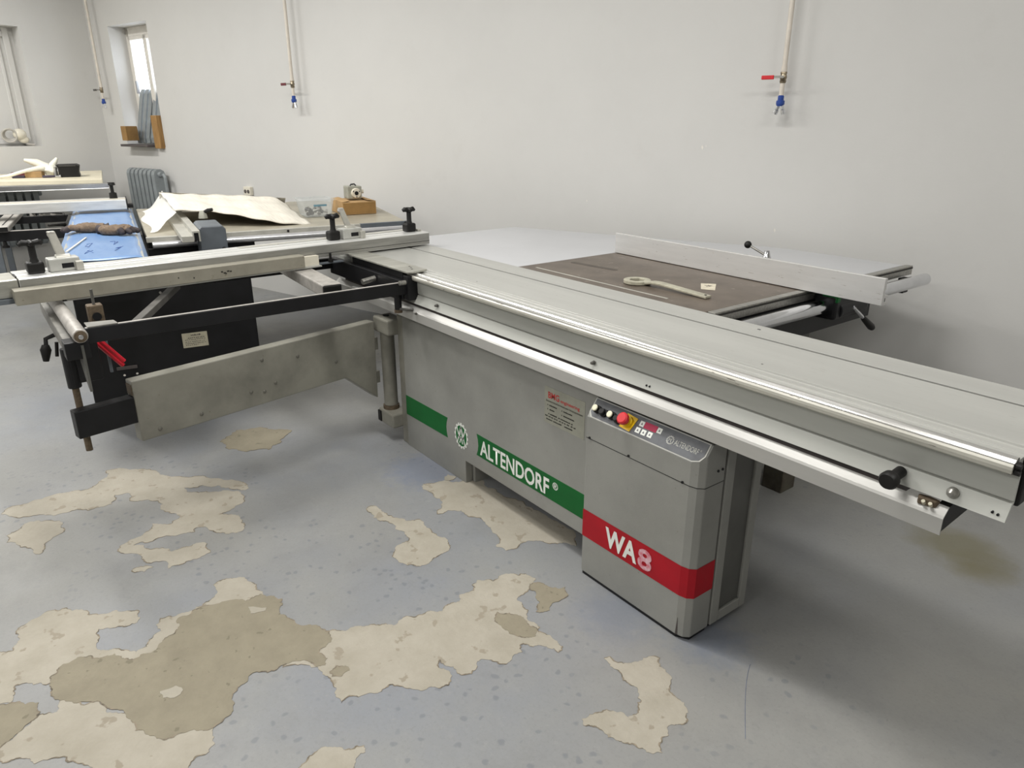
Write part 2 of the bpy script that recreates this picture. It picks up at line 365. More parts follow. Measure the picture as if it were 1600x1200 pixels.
def flat(poly, origin, right, upv, m, parent, name, lift=0.0008, thick=0.0008):
    right = Vector(right).normalized(); upv = Vector(upv).normalized(); nrm = right.cross(upv); origin = Vector(origin)
    b = MB(); b.sweep([origin+right*p[0]+upv*p[1]+nrm*lift for p in poly], -nrm*thick)
    return b.build(name, m, parent)
def jag(poly, amp=0.016, it=3, seed=0):
    r = random.Random(seed); pts = [Vector(p) for p in poly]
    for k in range(it):
        out = []
        for i, p in enumerate(pts):
            q = pts[(i+1) % len(pts)]; d = q-p; L = d.length; out.append(p)
            if L > 0.007:
                nn = Vector((-d.y, d.x)).normalized(); out.append((p+q)/2+nn*r.uniform(-1, 1)*min(amp/(1.5**k), L*0.22))
        pts = out
    return pts

# worn floor patches, outlines in metres on the floor
CREAM = [
  [(-3.252,-0.109),(-3.305,0.01),(-3.274,0.203),(-3.35,0.287),(-3.422,0.299),(-3.415,0.352),(-3.319,0.456),(-3.233,0.482),(-3.103,0.631),(-2.95,0.747),(-2.891,0.763),(-2.854,0.739),(-2.916,0.691),(-3.011,0.606),(-3.035,0.535),(-3.003,0.538),(-2.921,0.625),(-2.813,0.717),(-2.744,0.671),(-2.714,0.587),(-2.63,0.645),(-2.566,0.646),(-2.531,0.619),(-2.602,0.534),(-2.652,0.518),(-2.664,0.486),(-2.636,0.474),(-2.662,0.394),(-2.679,0.267),(-2.613,0.308),(-2.55,0.367),(-2.548,0.423),(-2.534,0.486),(-2.457,0.484),(-2.448,0.397),(-2.442,0.333),(-2.542,0.275),(-2.584,0.275),(-2.66,0.218),(-2.699,0.225),(-2.745,0.317),(-2.8,0.357),(-2.755,0.415),(-2.779,0.451),(-2.836,0.444),(-2.867,0.421),(-2.943,0.428),(-3.013,0.392),(-3.041,0.336),(-3.137,0.323),(-3.152,0.285),(-3.071,0.261),(-3.07,0.173),(-3.107,0.056),(-3.186,-0.064)],
  [(-3.044,-0.105),(-3.107,-0.044),(-3.08,0.035),(-3.014,0.077),(-2.954,0.075),(-2.909,0.026),(-2.823,-0.017),(-2.894,-0.044),(-2.956,-0.081),(-2.989,-0.108)],
  [(-2.509,0.23),(-2.512,0.252),(-2.482,0.294),(-2.471,0.261),(-2.487,0.234)],
  [(-2.293,-0.17),(-2.275,-0.138),(-2.326,-0.117),(-2.37,-0.124),(-2.409,-0.071),(-2.424,-0.026),(-2.408,0.017),(-2.369,0.057),(-2.328,0.067),(-2.296,0.146),(-2.264,0.179),(-2.212,0.197),(-2.189,0.184),(-2.206,0.13),(-2.228,0.082),(-2.151,0.063),(-2.087,0.117),(-2.04,0.151),(-2.051,0.183),(-2.079,0.196),(-2.102,0.235),(-2.139,0.228),(-2.166,0.246),(-2.149,0.29),(-2.146,0.338),(-2.166,0.402),(-2.243,0.432),(-2.254,0.48),(-2.231,0.523),(-2.132,0.54),(-2.08,0.549),(-2.049,0.486),(-2.111,0.361),(-2.079,0.296),(-2.029,0.261),(-1.979,0.175),(-1.989,0.135),(-2.047,0.096),(-2.084,0.039),(-2.089,-0.022),(-2.049,-0.056),(-2.074,-0.089),(-2.104,-0.144),(-2.036,-0.161),(-2.048,-0.184),(-2.078,-0.23),(-2.324,-0.221)],
  [(-1.97,-0.043),(-1.872,0.046),(-1.796,0.085),(-1.74,0.099),(-1.704,0.118),(-1.661,0.166),(-1.642,0.227),(-1.627,0.246),(-1.54,0.222),(-1.545,0.195),(-1.522,0.167),(-1.481,0.147),(-1.62,-0.035),(-1.68,-0.026),(-1.764,-0.13),(-1.811,-0.165),(-1.825,-0.197),(-1.853,-0.239),(-1.892,-0.238),(-1.874,-0.194),(-1.905,-0.152),(-1.939,-0.102),(-1.921,-0.064)],
  [(-1.794,0.637),(-1.752,0.693),(-1.719,0.777),(-1.683,0.824),(-1.675,0.926),(-1.652,0.982),(-1.66,1.039),(-1.688,1.073),(-1.678,1.121),(-1.719,1.166),(-1.68,1.205),(-1.68,1.275),(-1.646,1.32),(-1.602,1.331),(-1.572,1.296),(-1.569,1.275),(-1.56,1.228),(-1.516,1.205),(-1.484,1.202),(-1.456,1.174),(-1.384,1.164),(-1.316,1.182),(-1.289,1.179),(-1.276,1.152),(-1.318,1.141),(-1.372,1.081),(-1.344,1.069),(-1.337,1.023),(-1.342,0.989),(-1.394,0.949),(-1.37,0.918),(-1.373,0.878),(-1.389,0.866),(-1.418,0.871),(-1.465,0.855),(-1.451,0.837),(-1.389,0.848),(-1.374,0.834),(-1.389,0.781),(-1.468,0.69),(-1.475,0.628),(-1.498,0.582),(-1.487,0.554),(-1.525,0.555),(-1.562,0.564),(-1.619,0.557),(-1.718,0.477),(-1.732,0.498),(-1.724,0.582),(-1.745,0.612)],
  [(-2.389,1.08),(-2.404,1.106),(-2.349,1.126),(-2.301,1.125),(-2.235,1.161),(-2.191,1.209),(-2.116,1.201),(-2.042,1.204),(-1.994,1.221),(-1.943,1.198),(-1.929,1.145),(-1.909,1.088),(-1.92,1.039),(-1.973,1.004),(-2.018,1.001),(-2.068,1.034),(-2.078,1.096),(-2.125,1.111),(-2.256,1.101),(-2.312,1.071)],
  [(-2.438,1.374),(-2.413,1.448),(-2.359,1.539),(-2.32,1.598),(-2.052,1.628),(-1.719,1.625),(-1.668,1.578),(-1.721,1.532),(-1.79,1.472),(-1.791,1.397),(-1.804,1.351),(-1.847,1.339),(-1.902,1.386),(-2.032,1.409),(-2.145,1.382),(-2.181,1.29),(-2.282,1.365),(-2.359,1.36)],
  [(-1.358,0.382),(-1.375,0.417),(-1.356,0.486),(-1.322,0.539),(-1.301,0.533),(-1.285,0.496),(-1.251,0.483),(-1.34,0.368)],
  [(-1.177,1.243),(-1.171,1.262),(-1.145,1.26),(-1.108,1.335),(-1.078,1.374),(-1.019,1.345),(-0.958,1.293),(-0.891,1.276),(-0.875,1.254),(-0.892,1.192),(-0.873,1.177),(-0.871,1.14),(-0.846,1.123),(-0.873,1.092),(-0.92,1.076),(-0.981,1.051),(-1.032,1.025),(-1.049,1.035),(-1.048,1.062),(-1.019,1.122),(-0.978,1.137),(-0.972,1.17),(-0.996,1.208),(-1.047,1.232),(-1.091,1.231),(-1.142,1.233)],
]
TAN = [
  [(-2.068,-0.064),(-2.118,-0.025),(-2.109,0.042),(-2.076,0.1),(-2.014,0.139),(-2.015,0.183),(-2.06,0.26),(-2.121,0.283),(-2.146,0.371),(-2.089,0.49),(-2.095,0.546),(-2.058,0.577),(-1.994,0.581),(-1.953,0.557),(-1.878,0.58),(-1.817,0.634),(-1.779,0.648),(-1.727,0.616),(-1.709,0.583),(-1.671,0.596),(-1.65,0.578),(-1.69,0.547),(-1.717,0.517),(-1.725,0.48),(-1.744,0.393),(-1.715,0.347),(-1.661,0.322),(-1.627,0.291),(-1.624,0.222),(-1.643,0.162),(-1.685,0.114),(-1.725,0.09),(-1.781,0.082),(-1.856,0.044),(-1.959,-0.044),(-1.998,-0.071)],
  [(-2.043,-0.184),(-2.028,-0.149),(-1.99,-0.1),(-1.95,-0.101),(-1.924,-0.127),(-1.899,-0.159),(-1.874,-0.194),(-1.892,-0.238),(-2.072,-0.231)],
  [(-1.592,1.294),(-1.579,1.324),(-1.506,1.382),(-1.463,1.354),(-1.442,1.257),(-1.463,1.218),(-1.492,1.259),(-1.538,1.28),(-1.569,1.275)],
  [(-1.539,1.119),(-1.51,1.146),(-1.453,1.166),(-1.396,1.168),(-1.374,1.145),(-1.409,1.1),(-1.459,1.086),(-1.507,1.085)],
  [(-1.617,0.577),(-1.628,0.602),(-1.607,0.625),(-1.587,0.625),(-1.579,0.596),(-1.595,0.575)],
  [(-3.434,0.801),(-3.526,0.914),(-3.478,1.03),(-3.356,1.137),(-3.247,1.046),(-3.191,0.961),(-3.235,0.868),(-3.341,0.801)],
]
CHIPS = [
  [(-1.831,0.172),(-1.827,0.212),(-1.803,0.224),(-1.784,0.209),(-1.8,0.172)],
  [(-2.052,0.487),(-2.012,0.534),(-1.999,0.525),(-2.014,0.483)],
  [(-2.433,1.482),(-2.444,1.509),(-2.4,1.525),(-2.389,1.5),(-2.402,1.472)],
]

# ------------------------------------------------------------------ room
fl = struct(MB(MW).box(ROOM_W0-0.3, ROOM_W1+0.5, ROOM_N0-0.3, ROOM_N1+0.5, -0.12, 0.0).build('floor', 'floor_paint'))
def outline(pts, z, m):
    n = len(pts); b = MB(); vs = []; fs = []
    for i in range(n):
        t = (pts[(i+1) % n]-pts[i-1]).normalized(); q = Vector((-t.y, t.x)); wd = max(0.0001, 0.0006+0.0016*math.sin(i*0.23)+0.0005*math.sin(i*1.3))
        vs += [(pts[i].x+q.x*wd, pts[i].y+q.y*wd, z), (pts[i].x-q.x*wd, pts[i].y-q.y*wd, z)]
    for i in range(n): j = (i+1) % n; fs.append((2*i, 2*i+1, 2*j+1, 2*j))
    b.add(vs, fs).build('patch_edge', m, fl)
for i, p in enumerate(CREAM):
    q = jag(p, 0.028, 4, i); MB().prism(q, 0.0, 0.0008).build('bare_patch', 'bare_cream', fl); outline(q, 0.0010, 'edge_line')
for i, p in enumerate(TAN):
    q = jag(p, 0.018, 4, 40+i); MB().prism(q, 0.0, 0.0014).build('tan_patch', 'bare_tan', fl); outline(q, 0.0016, 'edge_line')
for i, p in enumerate(CHIPS):
    MB().prism(jag(p, 0.006, 2, 80+i), 0.0, 0.0024).build('paint_chip', 'paint_chip', fl)
MB().tube([(-0.90+0.055*math.sin(t*1.8)+0.10*t*t, 1.565-0.24*t, 0.0002) for t in [k/12 for k in range(13)]], 0.0008, 5).build('scratch', 'blue_grey_edge', fl)

struct(MB(MW).box(ROOM_W0-0.3, ROOM_W1+0.5, ROOM_N0-0.3, ROOM_N1+0.5, CEIL, CEIL+0.2).build('ceiling', 'ceiling_paint'))
WO = (7.255, 8.0, 1.262, 2.405)            # window opening
b = MB(MW); n0, n1 = ROOM_N1, ROOM_N1+0.26
b.box(ROOM_W0-0.3, WO[0], n0, n1, 0, CEIL); b.box(WO[1], ROOM_W1+0.5, n0, n1, 0, CEIL)
b.box(WO[0], WO[1], n0, n1, 0, WO[2]); b.box(WO[0], WO[1], n0, n1, WO[3], CEIL)
wb = struct(b.build('wall_back', 'wall_paint'))
NO = (1.9, 3.312, 1.272, 2.372)             # blind niche in the left wall
b = MB(MW); w0, w1 = ROOM_W1, ROOM_W1+0.5
b.box(w0, w1, ROOM_N0-0.3, NO[0], 0, CEIL); b.box(w0, w1, NO[1], ROOM_N1, 0, CEIL)
b.box(w0, w1, NO[0], NO[1], 0, NO[2]); b.box(w0, w1, NO[0], NO[1], NO[3], CEIL)
struct(b.build('wall_left', 'wall_paint'))
struct(MB(MW).box(ROOM_W0-0.3, ROOM_W0, ROOM_N0-0.3, ROOM_N1, 0, CEIL).build('wall_right', 'wall_paint'))
struct(MB(MW).box(ROOM_W0, ROOM_W1, ROOM_N0-0.3, ROOM_N0, 0, CEIL).build('wall_front', 'wall_paint'))
for (w_, z_, s_) in ((1.62, 1.345, 0.016), (1.17, 0.93, 0.014), (1.60, 1.36, 0.008), (2.35, 1.02, 0.010)):
    MB(MW).sweep([(w_, n0-0.0008, z_), (w_+s_*0.4, n0-0.0008, z_+s_*0.9), (w_+s_*0.2, n0-0.0008, z_+s_*1.6), (w_-s_*0.3, n0-0.0008, z_+s_*0.8)], (0, 0.0006, 0)).build('plaster_fleck', 'frame_white', wb)
# window 1: white frame, two sashes, panes and grille
wn = ROOM_N1+0.17
b = MB(MW); fz = 0.055
b.box(WO[0], WO[0]+fz, wn, wn+0.06, WO[2], WO[3]); b.box(WO[1]-fz, WO[1], wn, wn+0.06, WO[2], WO[3])
b.box(WO[0], WO[1], wn, wn+0.06, WO[2], WO[2]+fz); b.box(WO[0], WO[1], wn, wn+0.06, WO[3]-fz-0.03, WO[3])
wf = struct(b.build('window_1', 'frame_white', None, 0.004))
b = MB(MW)
for s in (0, 1):
    a0 = WO[0]+fz+s*0.3175; a1 = a0+0.3175
    for (x0, x1, z0, z1) in ((a0, a0+0.032, WO[2]+fz, WO[3]-0.085), (a1-0.032, a1, WO[2]+fz, WO[3]-0.085), (a0, a1, WO[2]+fz, WO[2]+fz+0.035), (a0, a1, WO[3]-0.12, WO[3]-0.085)):
        b.box(x0, x1, wn-0.012, wn+0.045, z0, z1)
b.build('sash', 'frame_white', wf, 0.003)
MB(MW).box(WO[1]-0.125, WO[1]-0.10, wn-0.035, wn-0.012, 1.78, 1.90).build('window_handle', 'bar_grey', wf, 0.003)
for s in (0, 1):
    a0 = WO[0]+fz+0.03+s*0.3175
    MB(MW).box(a0, a0+0.258, wn+0.015, wn+0.021, WO[2]+fz+0.03, WO[3]-0.115).build('pane', 'pane_glass', wf)
for k in range(6):
    x = WO[0]+0.02+k*0.14; MB(MW).cyl((x, wn+0.30, 1.15), (x, wn+0.30, 2.5), 0.006, n=8).build('grille_bar', 'bar_grey', wf)
for z in (1.45, 1.68, 1.91, 2.14, 2.34):
    MB(MW).cyl((WO[0]-0.1, wn+0.30, z), (WO[1]+0.2, wn+0.30, z), 0.006, n=8).build('grille_bar', 'bar_grey', wf)
# pale house wall seen outside through the left of the window
struct(MB(MW).box(8.9, 9.3, 5.2, 9.0, -0.5, 6.0).build('wall_outside', 'facade_pale'))
# window 2: blind, painted over, in the left wall niche
pn = ROOM_W1+0.16
w2 = struct(MB(MW).box(pn, pn+0.03, NO[0], NO[1], NO[2], NO[3]).build('window_2', 'wall_paint'))
b = MB(MW)
b.box(pn-0.03, pn, NO[1]-0.10, NO[1]-0.045, NO[2], NO[3]); b.box(pn-0.018, pn, NO[1]-0.165, NO[1]-0.135, NO[2]+0.06, NO[3]-0.10)
b.box(pn-0.03, pn, NO[0], NO[1]-0.10, NO[3]-0.09, NO[3]-0.04); b.box(pn-0.02, pn, NO[0], NO[1]-0.10, NO[2]+0.02, NO[2]+0.06)
b.build('window_frame', 'wall_paint', w2, 0.006)

# ------------------------------------------------------------------ the big grey sliding table saw
saw = thing('sliding_table_saw', 'long grey sliding table saw with green stripe and red stripe', 'table saw', (-2.0, 1.9, 0))
YF = 1.53
# base
b = MB(); PX0, PX1 = -2.835, -1.50
b.sweep([(PX0, YF, 0.0), (-2.33, YF, 0.0), (-2.33, YF, 0.108), (PX1, YF, 0.108), (PX1, YF, 0.70), (PX0, YF, 0.70)], (0, 0.035, 0))
front = b.build('front_panel', 'grey_paint', saw, 0.002)
MB().box(-2.892, -2.838, YF+0.004, YF+0.07, 0.0, 0.70).build('corner_post', 'arm_paint', saw, 0.004)
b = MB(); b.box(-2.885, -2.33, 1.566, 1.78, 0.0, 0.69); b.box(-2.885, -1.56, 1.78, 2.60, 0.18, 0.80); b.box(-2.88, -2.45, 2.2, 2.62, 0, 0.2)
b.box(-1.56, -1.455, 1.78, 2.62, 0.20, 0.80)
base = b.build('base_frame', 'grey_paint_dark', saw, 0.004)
MB().box(-1.53, -1.435, 2.54, 2.64, 0.0, 0.20).build('foot', 'foot_grey', saw, 0.004)
MB().box(-2.33, -2.31, 1.566, 1.80, 0.0, 0.11).build('foot_side', 'grey_paint', saw)
# green stripe, emblem, lettering on the front panel
R3 = (1, 0, 0); U3 = (0, 0, 1); O3 = (0, YF, 0)
arc = lambda c, r, a0, a1, n: [(c[0]+r*math.cos(a0+(a1-a0)*k/n), c[1]+r*math.sin(a0+(a1-a0)*k/n)) for k in range(n+1)]
flat([(-2.834, 0.164), (-2.468, 0.170)]+[(-2.4755, 0.196), (-2.478, 0.218), (-2.4745, 0.240)]+[(-2.465, 0.266), (-2.834, 0.262)], O3, R3, U3, 'green_stripe', front, 'stripe')
flat([(-2.243, 0.171), (-1.537, 0.171), (-1.537, 0.269), (-2.240, 0.269), (-2.232, 0.245), (-2.229, 0.219), (-2.233, 0.195)], O3, R3, U3, 'green_stripe', front, 'stripe')
LC = (-2.358, 0.2165); gear = []
for k in range(16):
    a = 2*PI*k/16
    for (da, r) in ((-0.085, 0.0605), (0.085, 0.0605), (0.12, 0.053), (0.27, 0.053)): gear.append((LC[0]+r*math.cos(a+da)*0.86, LC[1]+r*math.sin(a+da)))
flat(gear, O3, R3, U3, 'white_letter', front, 'emblem_gear', 0.0008)
flat(arc((LC[0], LC[1]), 0.0455, 0, 2*PI*31/32, 31) and [(LC[0]+0.0475*0.86*math.cos(2*PI*k/32), LC[1]+0.0475*math.sin(2*PI*k/32)) for k in range(32)], O3, R3, U3, 'green_stripe', front, 'emblem_disc', 0.0014)
def stroke(bm, p, q, wd, lift, org=O3, rg=R3, upv=U3):
    rg = Vector(rg).normalized(); u_ = Vector(upv).normalized(); nr = rg.cross(u_); og = Vector(org)
    d = (Vector(q)-Vector(p)).normalized(); n_ = Vector((-d.y, d.x))*wd/2
    P = [Vector(p)+n_, Vector(q)+n_, Vector(q)-n_, Vector(p)-n_]
    bm.sweep([og+rg*a.x+u_*a.y+nr*lift for a in P], -nr*0.0006)
b = MB(); lx, lz = LC
for (p, q) in (((-.029, .033), (-.012, -.012)), ((-.012, -.012), (0, .036)), ((0, .036), (.012, -.012)), ((.012, -.012), (.029, .033)),
               ((-.027, -.035), (0, .040)), ((0, .040), (.027, -.035)), ((-.016, -.008), (.016, -.008)), ((-.010, -.03), (0, -.004)), ((.010, -.03), (0, -.004))):
    stroke(b, (lx+p[0]*1.12, lz+p[1]*1.18), (lx+q[0]*1.12, lz+q[1]*1.18), 0.0062, 0.0020)
b.build('emblem_mark', 'white_letter', front)
text('ALTENDORF', -2.216, -1.772, 0.070, (0, YF, 0.184), R3, U3, 'white_letter', front, bold=0.022)
text('\u00ae', -1.752, -1.722, 0.030, (0, YF, 0.222), R3, U3, 'white_letter', front, bold=0.01, fit_h=True)
# supplier sticker
stk = flat([(-1.806, 0.474), (-1.596, 0.474), (-1.596, 0.611), (-1.806, 0.611)], O3, R3, U3, 'sticker', front, 'sticker')
text('BMG', -1.786, -1.727, 0.024, (0, YF, 0.571), R3, U3, 'red_letter', front, bold=0.02)
text('engineering', -1.720, -1.622, 0.013, (0, YF, 0.5715), R3, U3, 'red_letter', front, bold=0.015)
text('Деревообрабатывающее Оборудование', -1.798, -1.606, 0.0065, (0, YF, 0.556), R3, U3, 'ink', front, bold=0.012)
def words(z, spans, h=0.0046, rnd=random.Random(5)):
    b = MB()
    for (x0, x1) in spans:
        x = x0
        while x < x1:
            wd = rnd.uniform(0.0012, 0.0028); b.box(x, min(x+wd, x1), YF-0.0014, YF-0.0008, z, z+h*rnd.uniform(0.65, 1.15)); x += wd+rnd.uniform(0.0004, 0.0009)
    b.build('small_print', 'ink', front)
words(0.541, [(-1.789, -1.786), (-1.779, -1.739)]); words(0.5405, [(-1.713, -1.710), (-1.703, -1.659)])
words(0.525, [(-1.789, -1.786), (-1.778, -1.752)]); words(0.524, [(-1.713, -1.710), (-1.703, -1.648)])
words(0.508, [(-1.783, -1.779), (-1.774, -1.738), (-1.731, -1.722), (-1.718, -1.668), (-1.663, -1.655)])
words(0.498, [(-1.801, -1.788), (-1.783, -1.771), (-1.768, -1.758), (-1.752, -1.744), (-1.740, -1.734), (-1.726, -1.716), (-1.711, -1.703), (-1.698, -1.690), (-1.684, -1.672), (-1.664, -1.655), (-1.650, -1.64)])
words(0.4865, [(-1.794, -1.762), (-1.757, -1.712), (-1.697, -1.655)])

# control cabinet
CX0, CX1, CY = -1.535, -1.073, 1.48
ring = [(CX0, 1.587), (CX0, CY), (-1.112, CY), (-1.088, 1.486), (CX1, 1.502), (CX1, 1.587)]
up_ = Vector((0, 0.04, 0.053)).normalized()
ztop = lambda y: 0.595+(min(y, 1.522)-1.48)*1.325
n_ = len(ring); vs = [(x, y, 0.012) for x, y in ring]+[(x, y, ztop(y)) for x, y in ring]+[(CX0, 1.522, ztop(1.522)), (CX1, 1.522, ztop(1.522))]
fs = [tuple(range(n_))[::-1], (0, 1, 7, 12, 6), (1, 2, 8, 7), (2, 3, 9, 8), (3, 4, 10, 9), (4, 5, 11, 13, 10), (5, 0, 6, 11), (7, 8, 9, 10, 13, 12), (12, 13, 11, 6)]
cab = MB().add(vs, fs).build('control_cabinet', 'grey_paint', saw, 0.003)
MB().prism([(x*1.0+0.0, y) for x, y in [(CX0+0.004, 1.58), (CX0+0.004, CY+0.004), (-1.113, CY+0.004), (-1.078, 1.505), (-1.078, 1.58)]], 0.0, 0.012).build('plinth', 'black_paint', cab)
b = MB()                                        # seam and screws
b.box(CX0+0.002, -1.112, CY-0.0006, CY, 0.5205, 0.5225); b.sweep([(-1.112, CY-0.0006, 0.5205), (-1.088, 1.4852, 0.5205), (-1.088, 1.4852, 0.5225), (-1.112, CY-0.0006, 0.5225)], (0, 0.001, 0))
b.sweep([(-1.088, 1.4852, 0.5205), (CX1+0.0006, 1.5016, 0.5205), (CX1+0.0006, 1.5016, 0.5225), (-1.088, 1.4852, 0.5225)], (0, 0.001, 0)); b.box(CX1-0.001, CX1+0.0006, 1.502, 1.585, 0.5205, 0.5225)
b.build('seam', 'black_paint', cab)
for (x, z) in ((-1.518, 0.5245), (-1.345, 0.526), (-1.135, 0.524)):
    MB().cyl((x, CY-0.003, z), (x, CY+0.001, z), 0.0042, n=10).build('screw', 'black_paint', cab)
for (y, z) in ((1.553, 0.562), (1.573, 0.562), (1.573, 0.632)):
    MB().cyl((CX1-0.001, y, z), (CX1+0.003, y, z), 0.004, n=10).build('screw', 'black_paint', cab)
MB().sweep([(-1.112, CY-0.0007, 0.014), (-1.104, 1.4815, 0.014), (-1.108, CY-0.0002, 0.075)], (0, 0.0012, 0)).build('chipped_paint', 'slab_dark', cab)
# red stripe around the corner
b = MB(); z0, z1 = 0.154, 0.257; e = 0.0009
pr = [(CX0, CY-e), (-1.112, CY-e), (-1.0878, 1.486-e), (CX1+e, 1.502-e*0.5), (CX1+e, 1.587)]
for i in range(4): b.add([(pr[i][0], pr[i][1], z0), (pr[i+1][0], pr[i+1][1], z0), (pr[i+1][0], pr[i+1][1], z1), (pr[i][0], pr[i][1], z1)], [(0, 1, 2, 3)])
b.build('stripe', 'red_stripe', cab)
text('WA', -1.425, -1.284, 0.070, (0, CY, 0.172), R3, U3, 'white_letter', cab, bold=0.035, lift=0.002)
text('8', -1.280, -1.222, 0.070, (0, CY, 0.171), R3, U3, 'worn_letter', cab, bold=0.03, lift=0.002)
# sloped operating panel
OP = Vector((0, 1.48, 0.595))
flat([(-1.520, 0.002), (-1.112, 0.002), (-1.088, 0.011), (-1.078, 0.030), (-1.078, 0.069), (-1.533, 0.069), (-1.533, 0.018)], OP, R3, up_, 'panel_border', cab, 'panel_border', 0.0016)
pan = flat([(-1.514, 0.0055), (-1.114, 0.0055), (-1.093, 0.013), (-1.083, 0.030), (-1.083, 0.0655), (-1.528, 0.0655), (-1.528, 0.019)], OP, R3, up_, 'panel_face', cab, 'operating_panel', 0.0026)
nrm = Vector((1, 0, 0)).cross(up_)
PP = lambda x, t, h=0.0026: OP+Vector((x, 0, 0))+up_*t+nrm*h
for (x, t, m) in ((-1.503, 0.033, 'ivory_cap'), (-1.472, 0.030, 'black_plastic'), (-1.437, 0.032, 'ivory_cap'), (-1.408, 0.028, 'black_plastic')):
    MB().lathe(PP(x, t), PP(x, t, 0.020), [(0, 0.0135), (0.5, 0.0135), (0.55, 0.0115), (1, 0.0115)], 18).build('button_collar', 'black_plastic', cab)
    MB().lathe(PP(x, t, 0.020), PP(x, t, 0.025), [(0, 0.0105), (0.7, 0.0105), (1, 0.008)], 18).build('push_button', m, cab)
flat([(-1.397, 0.012), (-1.352, 0.008), (-1.343, 0.055), (-1.388, 0.060)], OP, R3, up_, 'yellow_plate', cab, 'stop_plate', 0.0045, 0.002)
MB().lathe(PP(-1.371, 0.034, 0.0045), PP(-1.371, 0.034, 0.020), [(0, 0.019), (0.5, 0.018), (0.55, 0.015), (1, 0.015)], 20).build('stop_collar', 'yellow_plate', cab)
MB().lathe(PP(-1.371, 0.034, 0.018), PP(-1.371, 0.034, 0.044), [(0, 0.013), (0.3, 0.014), (0.45, 0.019), (0.85, 0.019), (1, 0.015)], 22).build('stop_button', 'red_button', cab, 0, True)
for (x, t) in ((-1.322, 0.046), (-1.254, 0.047), (-1.326, 0.0235), (-1.303, 0.0235), (-1.279, 0.0245)):
    flat([(x-0.0085, t-0.0085), (x+0.0085, t-0.0085), (x+0.0085, t+0.0085), (x-0.0085, t+0.0085)], OP, R3, up_, 'white_letter', cab, 'key', 0.0034)
    flat([(x-0.0035, t-0.003), (x+0.0035, t-0.003), (x, t+0.004)], OP, R3, up_, 'panel_face', cab, 'key_symbol', 0.004)
flat([(-1.312, 0.0365), (-1.264, 0.0365), (-1.264, 0.0565), (-1.312, 0.0565)], OP, R3, up_, 'red_display', cab, 'display', 0.0034)
b = MB(); g2 = []
for k in range(14):
    a = 2*PI*k/14
    for (da, r) in ((-0.1, 0.0135), (0.1, 0.0135), (0.14, 0.0115), (0.3, 0.0115)): g2.append((-1.206+r*math.cos(a+da), 0.0345+r*math.sin(a+da)))
flat(g2, OP, R3, up_, 'panel_border', cab, 'emblem_gear', 0.0034)
flat([(-1.206+0.0095*math.cos(2*PI*k/24), 0.0345+0.0095*math.sin(2*PI*k/24)) for k in range(24)], OP, R3, up_, 'panel_face', cab, 'emblem_disc', 0.0040)
b = MB()
for (p, q) in (((-.006, .006), (-.0025, -.002)), ((-.0025, -.002), (0, .007)), ((0, .007), (.0025, -.002)), ((.0025, -.002), (.006, .006)), ((-.0055, -.0065), (0, .006)), ((0, .006), (.0055, -.0065))):
    stroke(b, (-1.206+p[0], .0345+p[1]), (-1.206+q[0], .0345+q[1]), 0.0018, 0.0046, OP, R3, up_)
b.build('emblem_mark', 'panel_border', cab)
text('ALTENDORF', -1.189, -1.104, 0.017, OP+up_*0.026, R3, up_, 'panel_border', cab, bold=0.005, lift=0.0036)
text('\u00ae', -1.101, -1.095, 0.006, OP+up_*0.037, R3, up_, 'panel_border', cab, bold=0.0, lift=0.0036, fit_h=True)
# rear part of the cabinet with recessed side door
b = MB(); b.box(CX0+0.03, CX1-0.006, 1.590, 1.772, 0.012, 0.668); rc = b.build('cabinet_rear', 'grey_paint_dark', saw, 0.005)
b = MB()
for (y0, y1, z0, z1) in ((1.594, 1.632, 0.014, 0.66), (1.738, 1.771, 0.014, 0.66), (1.632, 1.738, 0.014, 0.050)): b.box(CX1-0.008, CX1+0.003, y0, y1, z0, z1)
b.build('door_frame', 'grey_paint', rc, 0.003)
MB().box(CX0+0.035, CX1-0.01, 1.593, 1.768, 0.0, 0.012).build('plinth', 'black_paint', rc)

# sliding carriage
SX0, SX1 = -3.56, -0.386
b = MB()
b.exx([(1.528, 0.842), (1.528, 0.8725), (1.556, 0.8725), (1.557, 0.8755), (1.561, 0.8755), (1.562, 0.8735), (1.588, 0.8735), (1.590, 0.880), (1.8240, 0.880), (1.8240, 0.868), (1.8375, 0.868), (1.8375, 0.880), (1.9505, 0.880), (1.9505, 0.80), (1.90, 0.80), (1.90, 0.842)], SX0, SX1)
car = b.build('sliding_table', 'table_grey', saw, 0.0012)
MB().exx([(1.8242, 0.8682), (1.8373, 0.8682), (1.8373, 0.8705), (1.8242, 0.8705)], SX0, SX1-0.001).build('table_groove', 'dark_groove', car)
MB().box(-1.232, -1.222, 1.905, 1.911, 0.8795, 0.8806).build('hole', 'black_paint', car)
for x in (-1.02, -2.35): MB().cyl((x, 1.62, 0.8795), (x, 1.62, 0.8805), 0.003, n=10).build('hole', 'dark_edge', car)
b = MB(); b.exx([(1.527, 0.850), (1.503, 0.852), (1.500, 0.8665), (1.5005, 0.8705), (1.503, 0.8715), (1.504, 0.8700), (1.506, 0.8740), (1.508, 0.8722), (1.5105, 0.8765), (1.5125, 0.8748), (1.516, 0.8788), (1.5225, 0.8790), (1.5265, 0.8775), (1.5275, 0.8715)], -2.705, SX1)
b.build('guide_rail', 'rail_steel', saw, 0)
MB().exx([(1.5285, 0.845), (1.5030, 0.8468), (1.4965, 0.8515), (1.4948, 0.8590), (1.4955, 0.8655), (1.4985, 0.8692), (1.5008, 0.8690), (1.5015, 0.855), (1.506, 0.850), (1.5285, 0.848)], -2.705, SX1+0.0006).build('rail_edge', 'rail_worn', saw)
